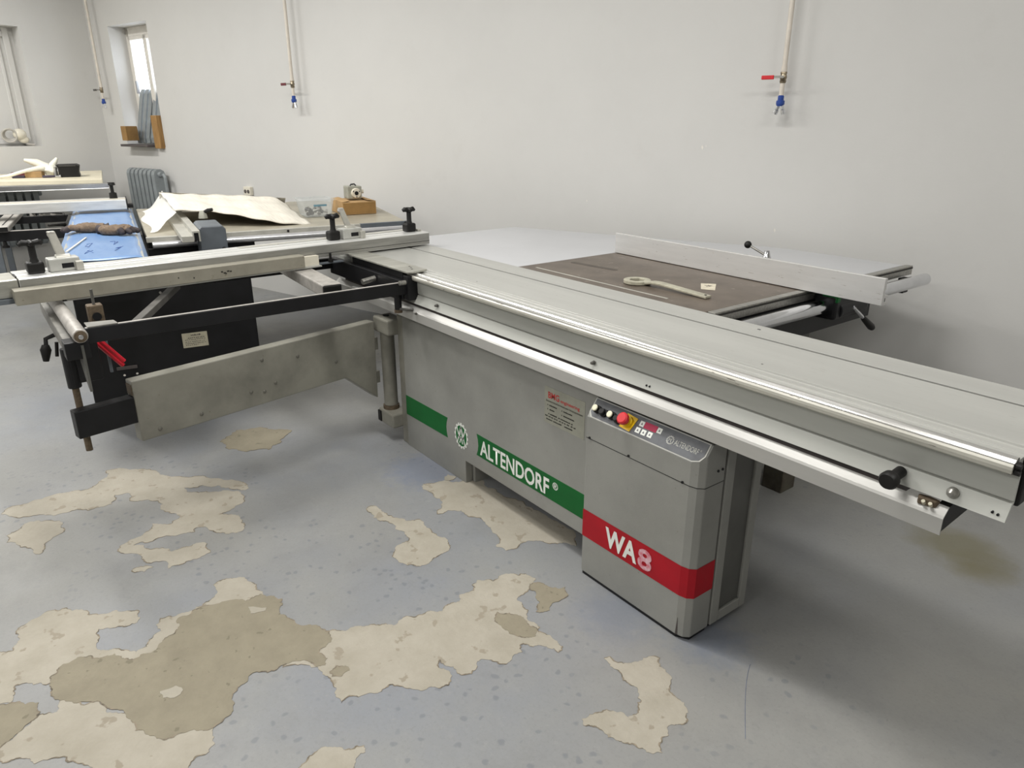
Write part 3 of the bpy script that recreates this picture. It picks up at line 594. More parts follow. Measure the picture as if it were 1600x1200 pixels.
b = MB(); b.box(SX1-0.002, SX1+0.012, 1.55, 1.945, 0.765, 0.872); b.box(SX1-0.002, SX1+0.008, 1.506, 1.53, 0.848, 0.87)
b.build('end_cap', 'black_plastic', saw, 0.006)
for z in (0.853, 0.866): MB().cyl((SX1+0.002, 1.508, z), (SX1+0.012, 1.508, z), 0.006, n=10).build('rubber_lip', 'black_plastic', saw)
# hanging upper cover (folded sheet) and lower cover
b = MB(); b.exx([(1.520, 0.848), (1.5215, 0.788), (1.5275, 0.7865), (1.5275, 0.7835), (1.5205, 0.7825), (1.5035, 0.7462), (1.5065, 0.7457), (1.531, 0.782), (1.531, 0.788), (1.525, 0.848)], -3.45, -0.377)
uc = b.build('upper_cover', 'cover_grey', saw)
b = MB(); b.exx([(1.490, 0.673), (1.4895, 0.711), (1.4935, 0.7165), (1.5105, 0.7325), (1.5130, 0.7310), (1.4965, 0.7155), (1.4925, 0.710), (1.493, 0.673)], -3.45, -0.478)
lc = b.build('lower_cover', 'cover_alu', saw)
MB().exx([(1.522, 0.688), (1.522, 0.762), (1.90, 0.79), (1.90, 0.688)], -3.40, -0.60).build('support_beam', 'slab_dark', saw)
MB().exx([(1.494, 0.680), (1.494, 0.709), (1.514, 0.7315), (1.62, 0.745), (1.62, 0.688)], -0.500, -0.4785).build('beam_end_cap', 'black_plastic', saw)
# knob, bolts and marks on the covers
def yz_knob(x, z, y=1.505):
    MB().lathe((x, y, z), (x, y-0.062, z-0.006), [(0, 0.0125), (0.42, 0.0125), (0.52, 0.010), (0.6, 0.011), (0.68, 0.0195), (0.9, 0.0205), (1, 0.017)], 24).build('knob', 'black_plastic', uc, 0, True)
yz_knob(-0.585, 0.772, 1.512)
for (x, z) in ((-0.478, 0.7675),): MB().lathe((x, 1.512, z), (x, 1.495, z), [(0, 0.012), (0.3, 0.012), (0.6, 0.010), (1, 0.004)], 16).build('bolt', 'brushed_steel', uc, 0, True)
for (x, z) in ((-1.545, 0.768), (-2.485, 0.771)): MB().lathe((x, 1.512, z), (x, 1.498, z), [(0, 0.007), (0.6, 0.006), (1, 0.004)], 12).build('bolt', 'dark_edge', uc, 0, True)
for (x, z) in ((-0.402, 0.7585), (-0.392, 0.757), (-1.318, 0.7585), (-1.306, 0.7585)): MB().cyl((x, 1.514, z), (x, 1.5055, z-0.001), 0.0026, n=8).build('hole', 'black_paint', uc)
b = MB()
b.prism([(-0.535, 1.4945), (-0.500, 1.500), (-0.497, 1.514), (-0.520, 1.518), (-0.541, 1.512)], 0.722, 0.7385)
b.build('catch_plate', 'rust', lc, 0.003)
for x in (-0.522, -0.508): MB().cyl((x, 1.497, 0.727), (x, 1.490, 0.735), 0.004, n=10).build('bolt', 'plate_cream', lc)

# fixed tables
TZ = 0.872
b = MB(); b.box(-2.535, -1.487, 1.962, 2.72, TZ-0.045, TZ); cast = b.build('cast_iron_table', 'cast_iron', saw, 0.002)
slot = []
for k in range(9): a = PI/2+PI*k/8; slot.append((-2.455+0.016*math.cos(a), 2.245+0.016*math.sin(a)))
for k in range(9): a = -PI/2+PI*k/8; slot.append((-2.215+0.016*math.cos(a), 2.270+0.016*math.sin(a)))
MB().prism(slot, TZ-0.002, TZ+0.0006).build('blade_slot', 'slot_brown', cast)
MB().box(-2.47, -1.70, 2.024, 2.034, TZ-0.01, TZ+0.001).build('insert_strip', 'alu_cream', cast)
MB().box(-1.487, -1.455, 1.99, 3.425, TZ-0.040, TZ+0.0005).build('table_rail', 'brushed_steel', saw, 0.002)
MB().box(-1.4545, -1.452, 1.99, 3.42, TZ-0.012, TZ-0.006).build('rail_groove', 'dark_groove', saw)
MB().box(-1.50, -1.44, 2.0, 3.05, 0.70, TZ-0.044).build('rail_beam', 'black_paint', saw, 0.003)
b = MB(); b.prism([(-3.60, 1.965), (-2.537, 1.965), (-2.537, 3.20), (-2.96, 3.035), (-3.60, 2.775)], TZ-0.022, TZ)
b.build('outfeed_table', 'white_laminate', saw, 0.003)
b = MB(); b.prism([(-2.535, 2.722), (-1.490, 2.722), (-1.490, 3.405), (-2.05, 3.395), (-2.20, 3.36), (-2.535, 3.20)], TZ-0.022, TZ)
b.build('extension_table', 'white_laminate', saw, 0.003)
b = MB(); b.box(-3.5, -3.46, 2.0, 2.7, TZ-0.07, TZ-0.023); b.box(-3.5, -2.6, 2.66, 2.70, TZ-0.07, TZ-0.023); b.box(-2.89, -2.85, 2.0, 2.66, TZ-0.07, TZ-0.023)
b.build('outfeed_support', 'black_paint', saw)
# guide rod and its brackets
MB().cyl((-1.405, 1.985, 0.815), (-1.405, 3.455, 0.815), 0.027, n=28).build('guide_rod', 'chrome', saw, 0.003, True)
for y in (2.05, 3.30): MB().box(-1.456, -1.425, y, y+0.05, 0.765, 0.832).build('rod_bracket', 'black_paint', saw, 0.003)
MB().box(-1.62, -1.50, 2.05, 2.30, 0.30, 0.80).build('switch_box', 'grey_paint_dark', saw, 0.004)
# rip fence
fp, fq = Vector((-2.53, 2.588)), Vector((-1.157, 2.532)); fd = (fq-fp).normalized(); fn = Vector((-fd.y, fd.x))
MF = Matrix(((fd.x, fn.x, 0, fp.x), (fd.y, fn.y, 0, fp.y), (0, 0, 1, TZ), (0, 0, 0, 1))); FL = (fq-fp).length
b = MB(MF); b.exx([(0, 0.003), (0, 0.100), (0.016, 0.100), (0.016, 0.060), (0.010, 0.055), (0.010, 0.048), (0.016, 0.044), (0.016, 0.038), (0.036, 0.038), (0.036, 0.028), (0.016, 0.028), (0.016, 0.014), (0.030, 0.014), (0.030, 0.003)], 0, FL)
b.build('rip_fence', 'alu_fence', saw, 0.0012)
MB(MF).exx([(0.012, 0.006), (0.012, 0.052), (0.029, 0.027), (0.029, 0.006)], 0.05, FL-0.004).build('fence_core', 'dark_edge', saw)
b = MB(); b.box(-1.452, -1.355, 2.60, 2.86, 0.765, 0.862); b.box(-1.70, -1.35, 2.60, 2.70, 0.874, 0.905)
b.build('fence_carriage', 'black_paint', saw, 0.012)
MB().box(-1.42, -1.3535, 2.602, 2.628, 0.835, 0.862).build('carriage_scale', 'green_stripe', saw, 0.004)
MB().cyl((-1.385, 2.64, 0.800), (-1.365, 2.82, 0.80), 0.040, 0.026, 20).build('carriage_nose', 'black_paint', saw, 0.004, True)
lv = MB().cyl((-1.345, 2.715, 0.806), (-1.342, 2.805, 0.748), 0.007, n=12).build('clamp_lever', 'chrome', saw)
MB().lathe((-1.342, 2.800, 0.751), (-1.34, 2.890, 0.694), [(0, 0.009), (0.1, 0.011), (0.85, 0.015), (1, 0.012)], 16).build('lever_grip', 'black_plastic', saw, 0, True)
hub = MB().lathe((-1.715, 2.655, 0.902), (-1.715, 2.655, 0.985), [(0, 0.020), (0.6, 0.020), (0.75, 0.015), (1, 0.010)], 18).build('lever_hub', 'chrome', saw, 0, True)
MB().cyl((-1.715, 2.655, 0.962), (-1.795, 2.640, 0.998), 0.0048, n=12).build('clamp_lever', 'brushed_steel', saw)
MB().ball((-1.800, 2.639, 1.000), 0.0155, 12).build('ball_knob', 'black_plastic', saw, 0, True)

# ---- outrigger (cross-cut) frame on the left
FX = -2.68
b = MB()
b.box(FX-0.022, FX, 0.235, 1.500, 0.787, 0.840)                       # front bar
b.box(-3.46, -3.43, 0.222, 1.50, 0.787, 0.840)                        # rear bar
b.box(-3.46, FX-0.022, 1.47, 1.500, 0.760, 0.842)                     # inner bar at the table
b.box(FX-0.022, FX+0.02, 1.475, 1.528, 0.762, 0.868)                  # corner bracket
b.box(FX-0.062, FX+0.012, 0.190, 0.262, 0.742, 0.802)
fr = b.build('outrigger_frame', 'black_paint', saw, 0.003)
MB().box(-3.46, FX-0.062, 0.195, 0.222, 0.745, 0.800).build('end_bar', 'end_grey', saw, 0.003)
MB().box(FX-0.019, FX-0.003, 0.262, 1.478, 0.840, 0.8408).build('bar_top_strip', 'box_alu', fr)  # thin paler strip along the top of the front bar
b = MB(); b.prism([(-3.27, 1.470), (FX+0.012, 1.474), (FX+0.028, 1.50), (FX+0.015, 1.575), (-3.27, 1.575)], 0.8795, 0.8885)
b.build('bracket_plate', 'alu_side', saw, 0.002)
for (x, y) in ((-2.735, 1.535), (-2.765, 1.545), (-2.70, 1.52)): MB().cyl((x, y, 0.888), (x, y, 0.8895), 0.005, n=10).build('plate_screw', 'dark_edge', saw)
MB().cyl((-2.655, 1.43, 0.846), (-2.655, 1.46, 0.846), 0.010, n=10).build('bolt', 'brushed_steel', saw)
MB().box(-3.25, -2.75, 1.500, 1.53, 0.755, 0.870).build('inner_plate', 'black_paint', saw)
MB().cyl((-2.95, 1.466, 0.815), (-2.95, 1.40, 0.806), 0.013, n=12).build('eccentric_bolt', 'brushed_steel', saw)
# roller at the outer end
ro = MB().cyl((-3.40, 0.236, 0.824), (-2.650, 0.240, 0.824), 0.0235, n=24).build('roller', 'box_alu', saw, 0.003, True)
MB().cyl((-2.652, 0.240, 0.824), (-2.644, 0.240, 0.824), 0.019, n=20).build('roller_cap', 'rust', ro)
MB().cyl((-2.646, 0.240, 0.824), (-2.634, 0.240, 0.824), 0.008, n=14).build('roller_axle', 'chrome', ro, 0.002)
# support post and rod standing on the swing arm
MB().cyl((-2.815, 0.206, 0.604), (-2.815, 0.206, 0.75), 0.022, n=18).build('support_post', 'black_paint', saw, 0.003)
MB().cyl((-2.800, 0.206, 0.365), (-2.812, 0.206, 0.61), 0.0115, n=16).build('support_rod', 'rust', saw)
MB().sweep([(-2.80, 0.236, 0.79), (-2.66, 0.236, 0.79), (-2.665, 0.236, 0.625), (-2.70, 0.236, 0.632), (-2.78, 0.236, 0.70)], (0, 0.008, 0)).build('gusset_plate', 'grey_paint_dark', saw)
MB().box(-2.86, -2.80, 0.222, 0.30, 0.62, 0.79).build('post_bracket', 'black_paint', saw, 0.004)
# aluminium cross bar and diagonal brace, round pad
cb = MB().obox((-3.47, 1.240), (-2.79, 1.185), 0.086, 0.798, 0.852).build('cross_bar', 'box_alu', saw, 0.006)
MB().obox((-2.792, 1.1855), (-2.780, 1.1848), 0.081, 0.801, 0.849).build('bar_cap', 'black_plastic', cb, 0.006)
MB().obox((-2.70, 0.40), (-3.34, 0.702), 0.030, 0.800, 0.826).build('diagonal_brace', 'dark_edge', saw, 0.002)
MB().lathe((-3.335, 0.705, 0.828), (-3.335, 0.705, 0.842), [(0, 0.030), (0.4, 0.048), (1, 0.048)], 22).build('support_pad', 'alu_cream', saw, 0, True)
MB().cyl((-3.335, 0.705, 0.842), (-3.335, 0.705, 0.865), 0.007, n=10).build('pad_stud', 'dark_edge', saw)
b = MB(); b.box(-2.93, -2.885, 0.30, 0.35, 0.80, 0.87); mb_ = b.build('adjusting_block', 'rust', saw, 0.004)
MB().cyl((-2.883, 0.325, 0.830), (-2.876, 0.325, 0.830), 0.015, n=16).build('block_bore', 'black_paint', mb_)
MB().cyl((-2.905, 0.325, 0.87), (-2.905, 0.325, 0.925), 0.005, n=8).build('block_stud', 'dark_edge', mb_)
MB().prism([(-2.755, 0.268), (-2.682, 0.268), (-2.682, 0.36), (-2.735, 0.355)], 0.8405, 0.8440).build('corner_plate', 'end_grey', saw)
# crank at the outer end
b = MB(); b.tube([(-3.05, 0.195, 0.745), (-3.05, 0.165, 0.735), (-3.04, 0.160, 0.70)], 0.008, 8); b.lathe((-3.04, 0.160, 0.715), (-3.035, 0.150, 0.655), [(0, 0.012), (0.3, 0.019), (0.7, 0.014), (1, 0.010)], 12)
b.build('crank_handle', 'black_plastic', saw, 0, True)
b = MB(); b.cyl((-2.95, 0.19, 0.742), (-2.95, 0.182, 0.69), 0.006, n=8); b.build('stud', 'black_plastic', saw)
b = MB(); b.cyl((-2.735, 1.462, 0.79), (-2.735, 1.462, 0.705), 0.016, n=14); b.build('guide_pin', 'black_paint', saw, 0.003)
MB().cyl((-2.735, 1.462, 0.712), (-2.735, 1.462, 0.698), 0.018, n=14).build('pin_nut', 'rust', saw)
MB().cyl((-2.728, 1.462, 0.715), (-2.655, 1.490, 0.722), 0.006, n=10).build('stop_rod', 'dark_edge', saw)
MB().cyl((-2.62, 1.488, 0.712), (-2.62, 1.480, 0.712), 0.005, n=10).build('stop_screw', 'dark_edge', saw)

# cross-cut fence lying over frame and table
fp, fq = Vector((-3.13, 0.10)), Vector((-3.255, 1.945)); fd = (fq-fp).normalized(); fn = Vector((-fd.y, fd.x))       # fn points away (-X)
MC = Matrix(((fd.x, fn.x, 0, fp.x), (fd.y, fn.y, 0, fp.y), (0, 0, 1, 0.888), (0, 0, 0, 1))); CL = (fq-fp).length
prof = [(0, 0), (0, 0.058), (0.006, 0.062), (0.070, 0.062), (0.072, 0.058), (0.078, 0.058), (0.080, 0.062), (0.118, 0.062), (0.120, 0.054), (0.130, 0.054), (0.132, 0.062), (0.186, 0.062), (0.188, 0.058), (0.188, 0)]
cf = MB(MC).exx(prof, 0.03, CL).build('crosscut_fence', 'alu', saw, 0.0015)
MB(MC).exx([(-0.0014, 0.0175), (-0.0014, 0.0195), (0.001, 0.0195), (0.001, 0.0175)], 0.05, CL).build('fence_groove', 'dark_groove', cf)
MB(MC).exx([(0.0725, 0.0582), (0.0725, 0.0610), (0.0785, 0.0610), (0.0785, 0.0582)], 0.05, CL-0.001).build('fence_groove', 'dark_groove', cf)
MB(MC).exx([(-0.0008, 0.003), (-0.0008, 0.0565), (0.0004, 0.0565), (0.0004, 0.003)], 0.032, CL-0.0005).build('fence_shade', 'alu_shaded', cf)  # thin added plate, its darker colour paints shade onto the fence front
MB(MC).exx([(0.1205, 0.0542), (0.1205, 0.0600), (0.1300, 0.0600), (0.1300, 0.0542)], 0.05, CL-0.001).build('fence_groove', 'dark_groove', cf)
MB(MC).exx([(0.134, 0.0621), (0.134, 0.0630), (0.170, 0.0630), (0.170, 0.0621)], 0.9, CL-0.05).build('length_scale', 'alu_cream', cf)
MB(MC).exx([(0.002, -0.004), (0.002, 0.058), (0.008, 0.060), (0.18, 0.060), (0.184, 0.055), (0.184, -0.004)], -0.42, 0.026).build('fence_extension', 'alu_side', saw, 0.002)
MB(MC).exx([(-0.02, -0.022), (-0.02, -0.006), (0.18, -0.006), (0.18, -0.022)], -0.42, 0.0).build('extension_base', 'saw2_grey', saw)
MB(MC).exx([(0.05, 0.050), (0.05, 0.0625), (0.12, 0.0625), (0.12, 0.050)], 0.026, 0.032).build('fence_joint', 'black_plastic', cf)
# length stop bar lying in front of it
sbm = MB(MC); sbm.exx([(-0.062, -0.024), (-0.062, 0.028), (-0.058, 0.031), (-0.004, 0.031), (-0.002, 0.028), (-0.002, -0.024)], 0.0, 1.115)
stop_bar = sbm.build('stop_bar', 'stop_alu', saw, 0.0015)
MB(MC).exx([(-0.056, -0.031), (-0.056, -0.025), (-0.010, -0.025), (-0.010, -0.031)], 0.16, 1.20).build('bar_ledge', 'panel_border', stop_bar)
MB(MC).exx([(-0.03, -0.03), (-0.03, 0.018), (-0.003, 0.018), (-0.003, -0.03)], 1.115, 1.20).build('bar_end_block', 'outlet_ivory', stop_bar)
MB(MC).exx([(-0.025, -0.028), (-0.025, -0.022), (0.0, -0.022), (0.0, -0.028)], 1.20, 1.33).build('clamp_rail', 'saw2_grey', stop_bar)
MB(MC).lathe((1.265, -0.02, -0.022), (1.265, -0.02, 0.020), [(0, 0.012), (0.3, 0.012), (0.32, 0.006), (1, 0.006)], 12).build('clamp_screw', 'black_plastic', stop_bar)
b = MB(MC)
for (a, h, l) in ((0.735, 0.012, 0.008), (0.745, 0.006, 0.010), (0.752, 0.003, 0.006), (0.760, 0.012, 0.010), (0.772, 0.010, 0.008), (0.62, 0.002, 0.005), (0.56, 0.010, 0.004)): b.box(a, a+l, -0.0628, -0.0622, h-0.010, h-0.004)
b.build('pencil_marks', 'ink', stop_bar)
# flip stops and clamping knobs
def t_knob(s, n, nm='clamping_knob', z0=0.062, hh=0.112):
    k = MB(MC); k.prism([(s-0.030, n-0.026), (s+0.026, n-0.026), (s+0.030, n+0.026), (s-0.030, n+0.026)], z0, z0+0.044)
    bs = k.build(nm, 'black_plastic', saw, 0.008)
    k = MB(MC); k.lathe((s, n, z0+0.044), (s, n, z0+hh-0.012), [(0, 0.016), (0.2, 0.0125), (1, 0.0125)], 14); k.build('knob_stem', 'black_plastic', bs, 0, True)
    k = MB(MC)
    k.tube([(s-0.036, n+0.004, z0+hh-0.004), (s-0.026, n, z0+hh+0.002), (s, n, z0+hh-0.002), (s+0.026, n, z0+hh+0.002), (s+0.036, n+0.004, z0+hh-0.004)], [0.008, 0.0125, 0.011, 0.0125, 0.008], 12)
    k.tube([(s, n-0.026, z0+hh-0.002), (s, n-0.015, z0+hh), (s, n+0.015, z0+hh), (s, n+0.026, z0+hh-0.002)], [0.008, 0.012, 0.012, 0.008], 12)
    k.build('knob_grip', 'black_plastic', bs, 0, True)
def flip_stop(s0, n, tilt):
    k = MB(MC); k.box(s0, s0+0.105, n-0.030, n+0.034, 0.062, 0.112); bd = k.build('flip_stop', 'panel_border', saw, 0.005)
    MB(MC).box(s0+0.042, s0+0.082, n-0.0312, n-0.029, 0.074, 0.092).build('stop_window', 'black_paint', bd)
    MB(MC).box(s0+0.086, s0+0.112, n-0.050, n-0.008, 0.062, 0.098).build('stop_shoe', 'alu_cream', bd, 0.004)
    MB(MC).cyl((s0+0.03, n+0.006, 0.104), (s0+0.082, n+0.006, 0.104), 0.019, n=18).build('stop_barrel', 'alu_cream', bd, 0.003, True)
    k = MB(MC); a = [(s0+0.055+tilt[0]*t, n+0.006+tilt[1]*t, 0.110+0.098*t) for t in (0, 1)]
    k.sweep([(a[0][0]-0.016, a[0][1], a[0][2]), (a[0][0]+0.016, a[0][1], a[0][2]), (a[1][0]+0.014, a[1][1], a[1][2]), (a[1][0]-0.014, a[1][1], a[1][2])], (0, 0.014, 0)); k.build('flip_lever', 'alu_cream', bd, 0.004)
    MB(MC).cyl((a[1][0], a[1][1]-0.002, a[1][2]-0.014), (a[1][0], a[1][1]+0.018, a[1][2]-0.014), 0.012, n=14).build('lever_pivot', 'box_alu', bd)
t_knob(0.102, 0.085); flip_stop(0.142, 0.085, (-0.018, 0.02))
t_knob(1.345, 0.085); flip_stop(1.383, 0.085, (-0.03, 0.015))
t_knob(1.785, 0.085)
MB(MC).box(1.822, CL-0.008, 0.06, 0.10, 0.062, 0.072).build('end_piece', 'alu_cream', saw, 0.003)

# swing arm with its hinge and end block
A0, A1 = Vector((-2.770, 0.377)), Vector((-3.000, 1.470)); ad = (A1-A0).normalized(); an = Vector((-ad.y, ad.x))
MA = Matrix(((ad.x, an.x, 0, A0.x), (ad.y, an.y, 0, A0.y), (0, 0, 1, 0), (0, 0, 0, 1))); AL = (A1-A0).length
b = MB(MA); b.exy([(0, 0.362), (0.935, 0.362), (AL-0.005, 0.212), (AL, 0.600), (0, 0.600)], 0.0, 0.055)
arm = b.build('swing_arm', 'arm_paint', saw, 0.004)
for (x, z) in ((0.03+0.04, 0.392), (0.235, 0.40), (0.455, 0.43), (0.52, 0.555), (0.515, 0.415), (0.885, 0.455), (0.57, 0.44), (0.69, 0.53)):
    MB(MA).lathe((x, 0.001, z), (x, -0.004, z), [(0, 0.0085), (0.6, 0.0075), (1, 0.004)], 12).build('rivet', 'rivet_grey', arm, 0, True)
MB(MA).box(-0.200, 0.06, 0.006, 0.050, 0.437, 0.540).build('end_block', 'black_paint', saw, 0.004)
MB(MA).box(-0.003, 0.006, 0.008, 0.048, 0.545, 0.585).build('arm_end_rust', 'rust', arm)
MB().lathe((-2.985, 1.527, 0.168), (-2.985, 1.527, 0.548), [(0, 0.034), (1, 0.034)], 24).build('hinge_tube', 'arm_paint', saw, 0.004, True)
for (z0, z1) in ((0.548, 0.622), (0.078, 0.150)): MB().box(-3.03, -2.885, 1.478, 1.575, z0, z1).build('hinge_bracket', 'arm_paint', saw, 0.008)
MB().cyl((-2.985, 1.527, 0.150), (-2.985, 1.527, 0.168), 0.040, n=20).build('hinge_washer', 'rust', saw)
MB().cyl((-2.985, 1.527, 0.622), (-2.985, 1.527, 0.626), 0.015, n=14).build('hinge_pin', 'black_paint', saw)
MB().box(-3.031, -3.00, 1.472, 1.482, 0.082, 0.138).build('bracket_cap', 'black_plastic', saw, 0.003)
for z in (0.28, 0.45): MB(MA).box(AL-0.06, AL+0.03, 0.02, 0.05, z, z+0.06).build('hinge_lug', 'arm_paint', saw)
# red guard strips hanging below the frame
for (o, l) in ((0.0, 1.0), (0.016, 0.86)):
    MB().tube([(-2.86, 0.300+o, 0.745), (-2.86, 0.300+o+0.074*l, 0.745-0.105*l)], 0.0085, 8).build('red_strip', 'red_plastic', saw)
MB().cyl((-2.87, 0.335, 0.79), (-2.87, 0.335, 0.62), 0.0055, n=8).build('hanging_rod', 'saw2_grey', saw)

# ------------------------------------------------------------------ second saw, black base, behind the first
def at2(u, v, z=0): return M2 @ Vector((u, v, z))
s2 = thing('sliding_table_saw', 'black-based table saw at the back with blue film over its sliding table', 'table saw', at2(4.6, 0.3))
B = lambda: MB(M2)
b = B(); b.box(4.08, 5.30, -0.275, 0.578, 0.03, 0.80); base2 = b.build('base_cabinet', 'black_paint', s2, 0.006)
b = B(); b.box(4.09, 4.2, -0.24, -0.10, 0.0, 0.03); b.box(4.09, 4.2, 0.40, 0.54, 0.0, 0.03); b.box(5.1, 5.25, -0.24, -0.1, 0, 0.03); b.box(5.1, 5.25, 0.4, 0.54, 0, 0.03); b.build('foot', 'black_plastic', s2)
pl = B().box(4.0775, 4.0805, 0.187, 0.314, 0.341, 0.421).build('rating_plate', 'plate_cream', base2)
b = B(); rnd = random.Random(3)
for (z, a0, a1, h) in ((0.404, 0.232, 0.276, 0.008), (0.391, 0.215, 0.300, 0.004), (0.382, 0.20, 0.30, 0.003), (0.371, 0.20, 0.295, 0.003), (0.361, 0.20, 0.30, 0.003), (0.352, 0.20, 0.265, 0.003)):
    x = a0
    while x < a1: wd = rnd.uniform(0.003, 0.008); b.box(4.0765, 4.0776, x, x+wd, z, z+h); x += wd+rnd.uniform(0.002, 0.005)
b.build('small_print', 'slab_dark', base2)
B().box(4.066, 4.081, -0.145, -0.048, 0.27, 0.286).build('grip', 'slab_dark', base2, 0.002)
for v in (-0.115, -0.055): B().cyl((4.081, v, 0.238), (4.074, v, 0.238), 0.006, n=10).build('screw', 'chrome', base2)
for (v, z) in ((0.12, 0.70), (0.155, 0.705)): B().cyl((4.081, v, z-0.045), (4.072, v, z-0.045), 0.006, n=10).build('screw', 'brushed_steel', base2)
# slider
sl2 = B().exx([(-0.285, 0.80), (-0.285, 0.885), (-0.27, 0.898), (0.07, 0.898), (0.07, 0.80)], 3.69, 7.05).build('sliding_table', 'table_grey', s2, 0.002)
B().box(3.76, 7.0, -0.24, 0.05, 0.70, 0.80).build('slider_beam', 'black_paint', s2)
# rip table
TB = [(4.40, 0.112), (4.40, 1.60), (5.30, 1.705), (5.95, 1.43), (5.95, 0.112)]
B().prism(TB, 0.868, 0.900).build('rip_table', 'saw2_table', s2, 0.002)
B().box(4.372, 4.40, 0.105, 1.30, 0.872, 0.9005).build('table_edge_rail', 'alu_cream', s2, 0.002)
B().box(4.372, 4.40, 1.30, 1.62, 0.850, 0.9005).build('edge_end_plate', 'saw2_grey', s2, 0.002)
B().box(4.36, 4.398, 1.585, 1.625, 0.78, 0.899).build('rail_end_bracket', 'black_plastic', s2, 0.002)
for v in (0.30, 0.86): B().cyl((4.373, v, 0.887), (4.368, v, 0.887), 0.007, n=10).build('screw', 'black_plastic', s2)
B().cyl((4.335, 0.13, 0.862), (4.335, 1.58, 0.862), 0.018, n=18).build('guide_rod', 'rod_bright', s2, 0.003, True)
B().box(4.345, 4.371, 0.105, 0.66, 0.765, 0.842).build('under_rail', 'black_paint', s2, 0.002)
B().box(4.40, 5.4, 0.112, 0.56, 0.58, 0.868).build('table_pedestal', 'black_paint', s2)
B().box(4.20, 4.33, 0.20, 0.62, 0.70, 0.80).build('rod_housing', 'black_paint', s2)
# rip fence of the second saw, drawn off to the side
b = B(); b.exx([(0.262, 0.905), (0.262, 0.935), (0.315, 0.935), (0.315, 0.960), (0.352, 0.960), (0.352, 0.905), (0.344, 0.905), (0.344, 0.95), (0.322, 0.95), (0.322, 0.915), (0.318, 0.905)], 4.06, 5.30); b.build('rip_fence', 'alu_cream', s2, 0.001)
B().exx([(0.323, 0.906), (0.323, 0.949), (0.343, 0.949), (0.343, 0.906)], 4.066, 5.29).build('fence_core', 'black_paint', s2)
b = B(); b.exx([(0.356, 0.80), (0.356, 0.955), (0.372, 0.968), (0.475, 0.968), (0.492, 0.950), (0.492, 0.80)], 4.16, 4.45); b.build('fence_carriage', 'saw2_grey', s2, 0.006)
b = B(); b.cyl((4.155, 0.47, 0.845), (4.11, 0.47, 0.83), 0.011, n=12); b.build('carriage_handle', 'black_plastic', s2)
b = B(); b.lathe((4.62, 0.43, 0.96), (4.62, 0.43, 1.002), [(0, 0.026), (0.5, 0.022), (1, 0.016)], 14); b.build('lever_hub', 'gear_grey', s2, 0, True)
B().tube([(4.62, 0.43, 0.99), (4.60, 0.46, 1.005), (4.59, 0.485, 1.01)], [0.008, 0.011, 0.009], 8).build('clamp_lever', 'black_plastic', s2)
# cross-cut fence with raised bar
cf2 = B().exx([(-0.74, 0.925), (-0.74, 0.988), (0.055, 0.988), (0.055, 0.925)], 5.74, 5.95).build('crosscut_fence', 'alu', s2, 0.003)
B().box(5.738, 5.952, 0.055, 0.062, 0.92, 0.992).build('fence_end_cap', 'black_plastic', cf2)
B().box(5.80, 5.88, 0.062, 0.095, 0.925, 0.950).build('end_stop', 'black_plastic', cf2, 0.003)
B().box(5.735, 5.745, -1.2, -0.74, 0.93, 0.985).build('fence_end_plate', 'alu_side', cf2)
B().box(5.80, 5.835, -1.3, 0.056, 0.9885, 0.991).build('length_scale', 'outlet_ivory', cf2)
b = B(); b.exx([(-1.35, 1.060), (-1.35, 1.086), (-1.33, 1.094), (-0.032, 1.094), (-0.03, 1.060)], 5.84, 5.875); b.build('hold_bar', 'chrome', s2, 0.004)
b = B(); b.lathe((5.855, -0.018, 0.989), (5.855, -0.018, 1.098), [(0, 0.026), (0.35, 0.024), (0.4, 0.011), (0.8, 0.011), (0.84, 0.026), (1, 0.022)], 16); b.build('bar_post', 'black_plastic', s2, 0, True)
# outrigger of the second saw
b = B(); b.box(5.45, 6.35, -0.335, -0.30, 0.80, 0.850); b.box(6.30, 6.34, -1.4, -0.30, 0.80, 0.85); b.box(5.45, 5.49, -1.4, -0.30, 0.79, 0.85); b.build('outrigger_frame', 'black_paint', s2, 0.003)
B().box(5.452, 5.488, -1.4, -0.31, 0.85, 0.8512).build('frame_top_strip', 'box_alu', s2)  # paler strip on top of the near frame bar
B().box(5.40, 6.40, -0.715, -0.62, 0.852, 0.885).build('cross_bar', 'box_alu', s2, 0.006)
B().box(5.398, 5.402, -0.712, -0.623, 0.855, 0.882).build('bar_cap', 'black_plastic', s2)
B().box(5.5, 6.4, -0.660, -0.653, 0.885, 0.887).build('bar_groove', 'black_paint', s2)
for v in (-0.66, -0.575): B().lathe((5.45, v, 0.79), (5.45, v, 0.752), [(0, 0.010), (0.6, 0.012), (0.7, 0.022), (1, 0.022)], 12).build('adjusting_screw', 'black_plastic', s2)
b = B(); b.tube([(5.60, -0.33, 0.86), (5.52, -0.36, 0.868), (5.46, -0.41, 0.872)], [0.014, 0.010, 0.008], 8); b.build('frame_clamp', 'black_plastic', s2)
b = B(); b.tube([(6.30, -0.56, 0.874), (6.28, -0.45, 0.876), (6.22, -0.36, 0.870), (6.1, -0.35, 0.862)], 0.008, 8); b.build('air_hose', 'black_plastic', s2)
for v in (-0.56, -0.50, -0.43): B().lathe((6.32, v, 0.85), (6.32, v, 0.885), [(0, 0.018), (0.7, 0.016), (1, 0.008)], 10).build('fixing_nut', 'box_alu', s2)

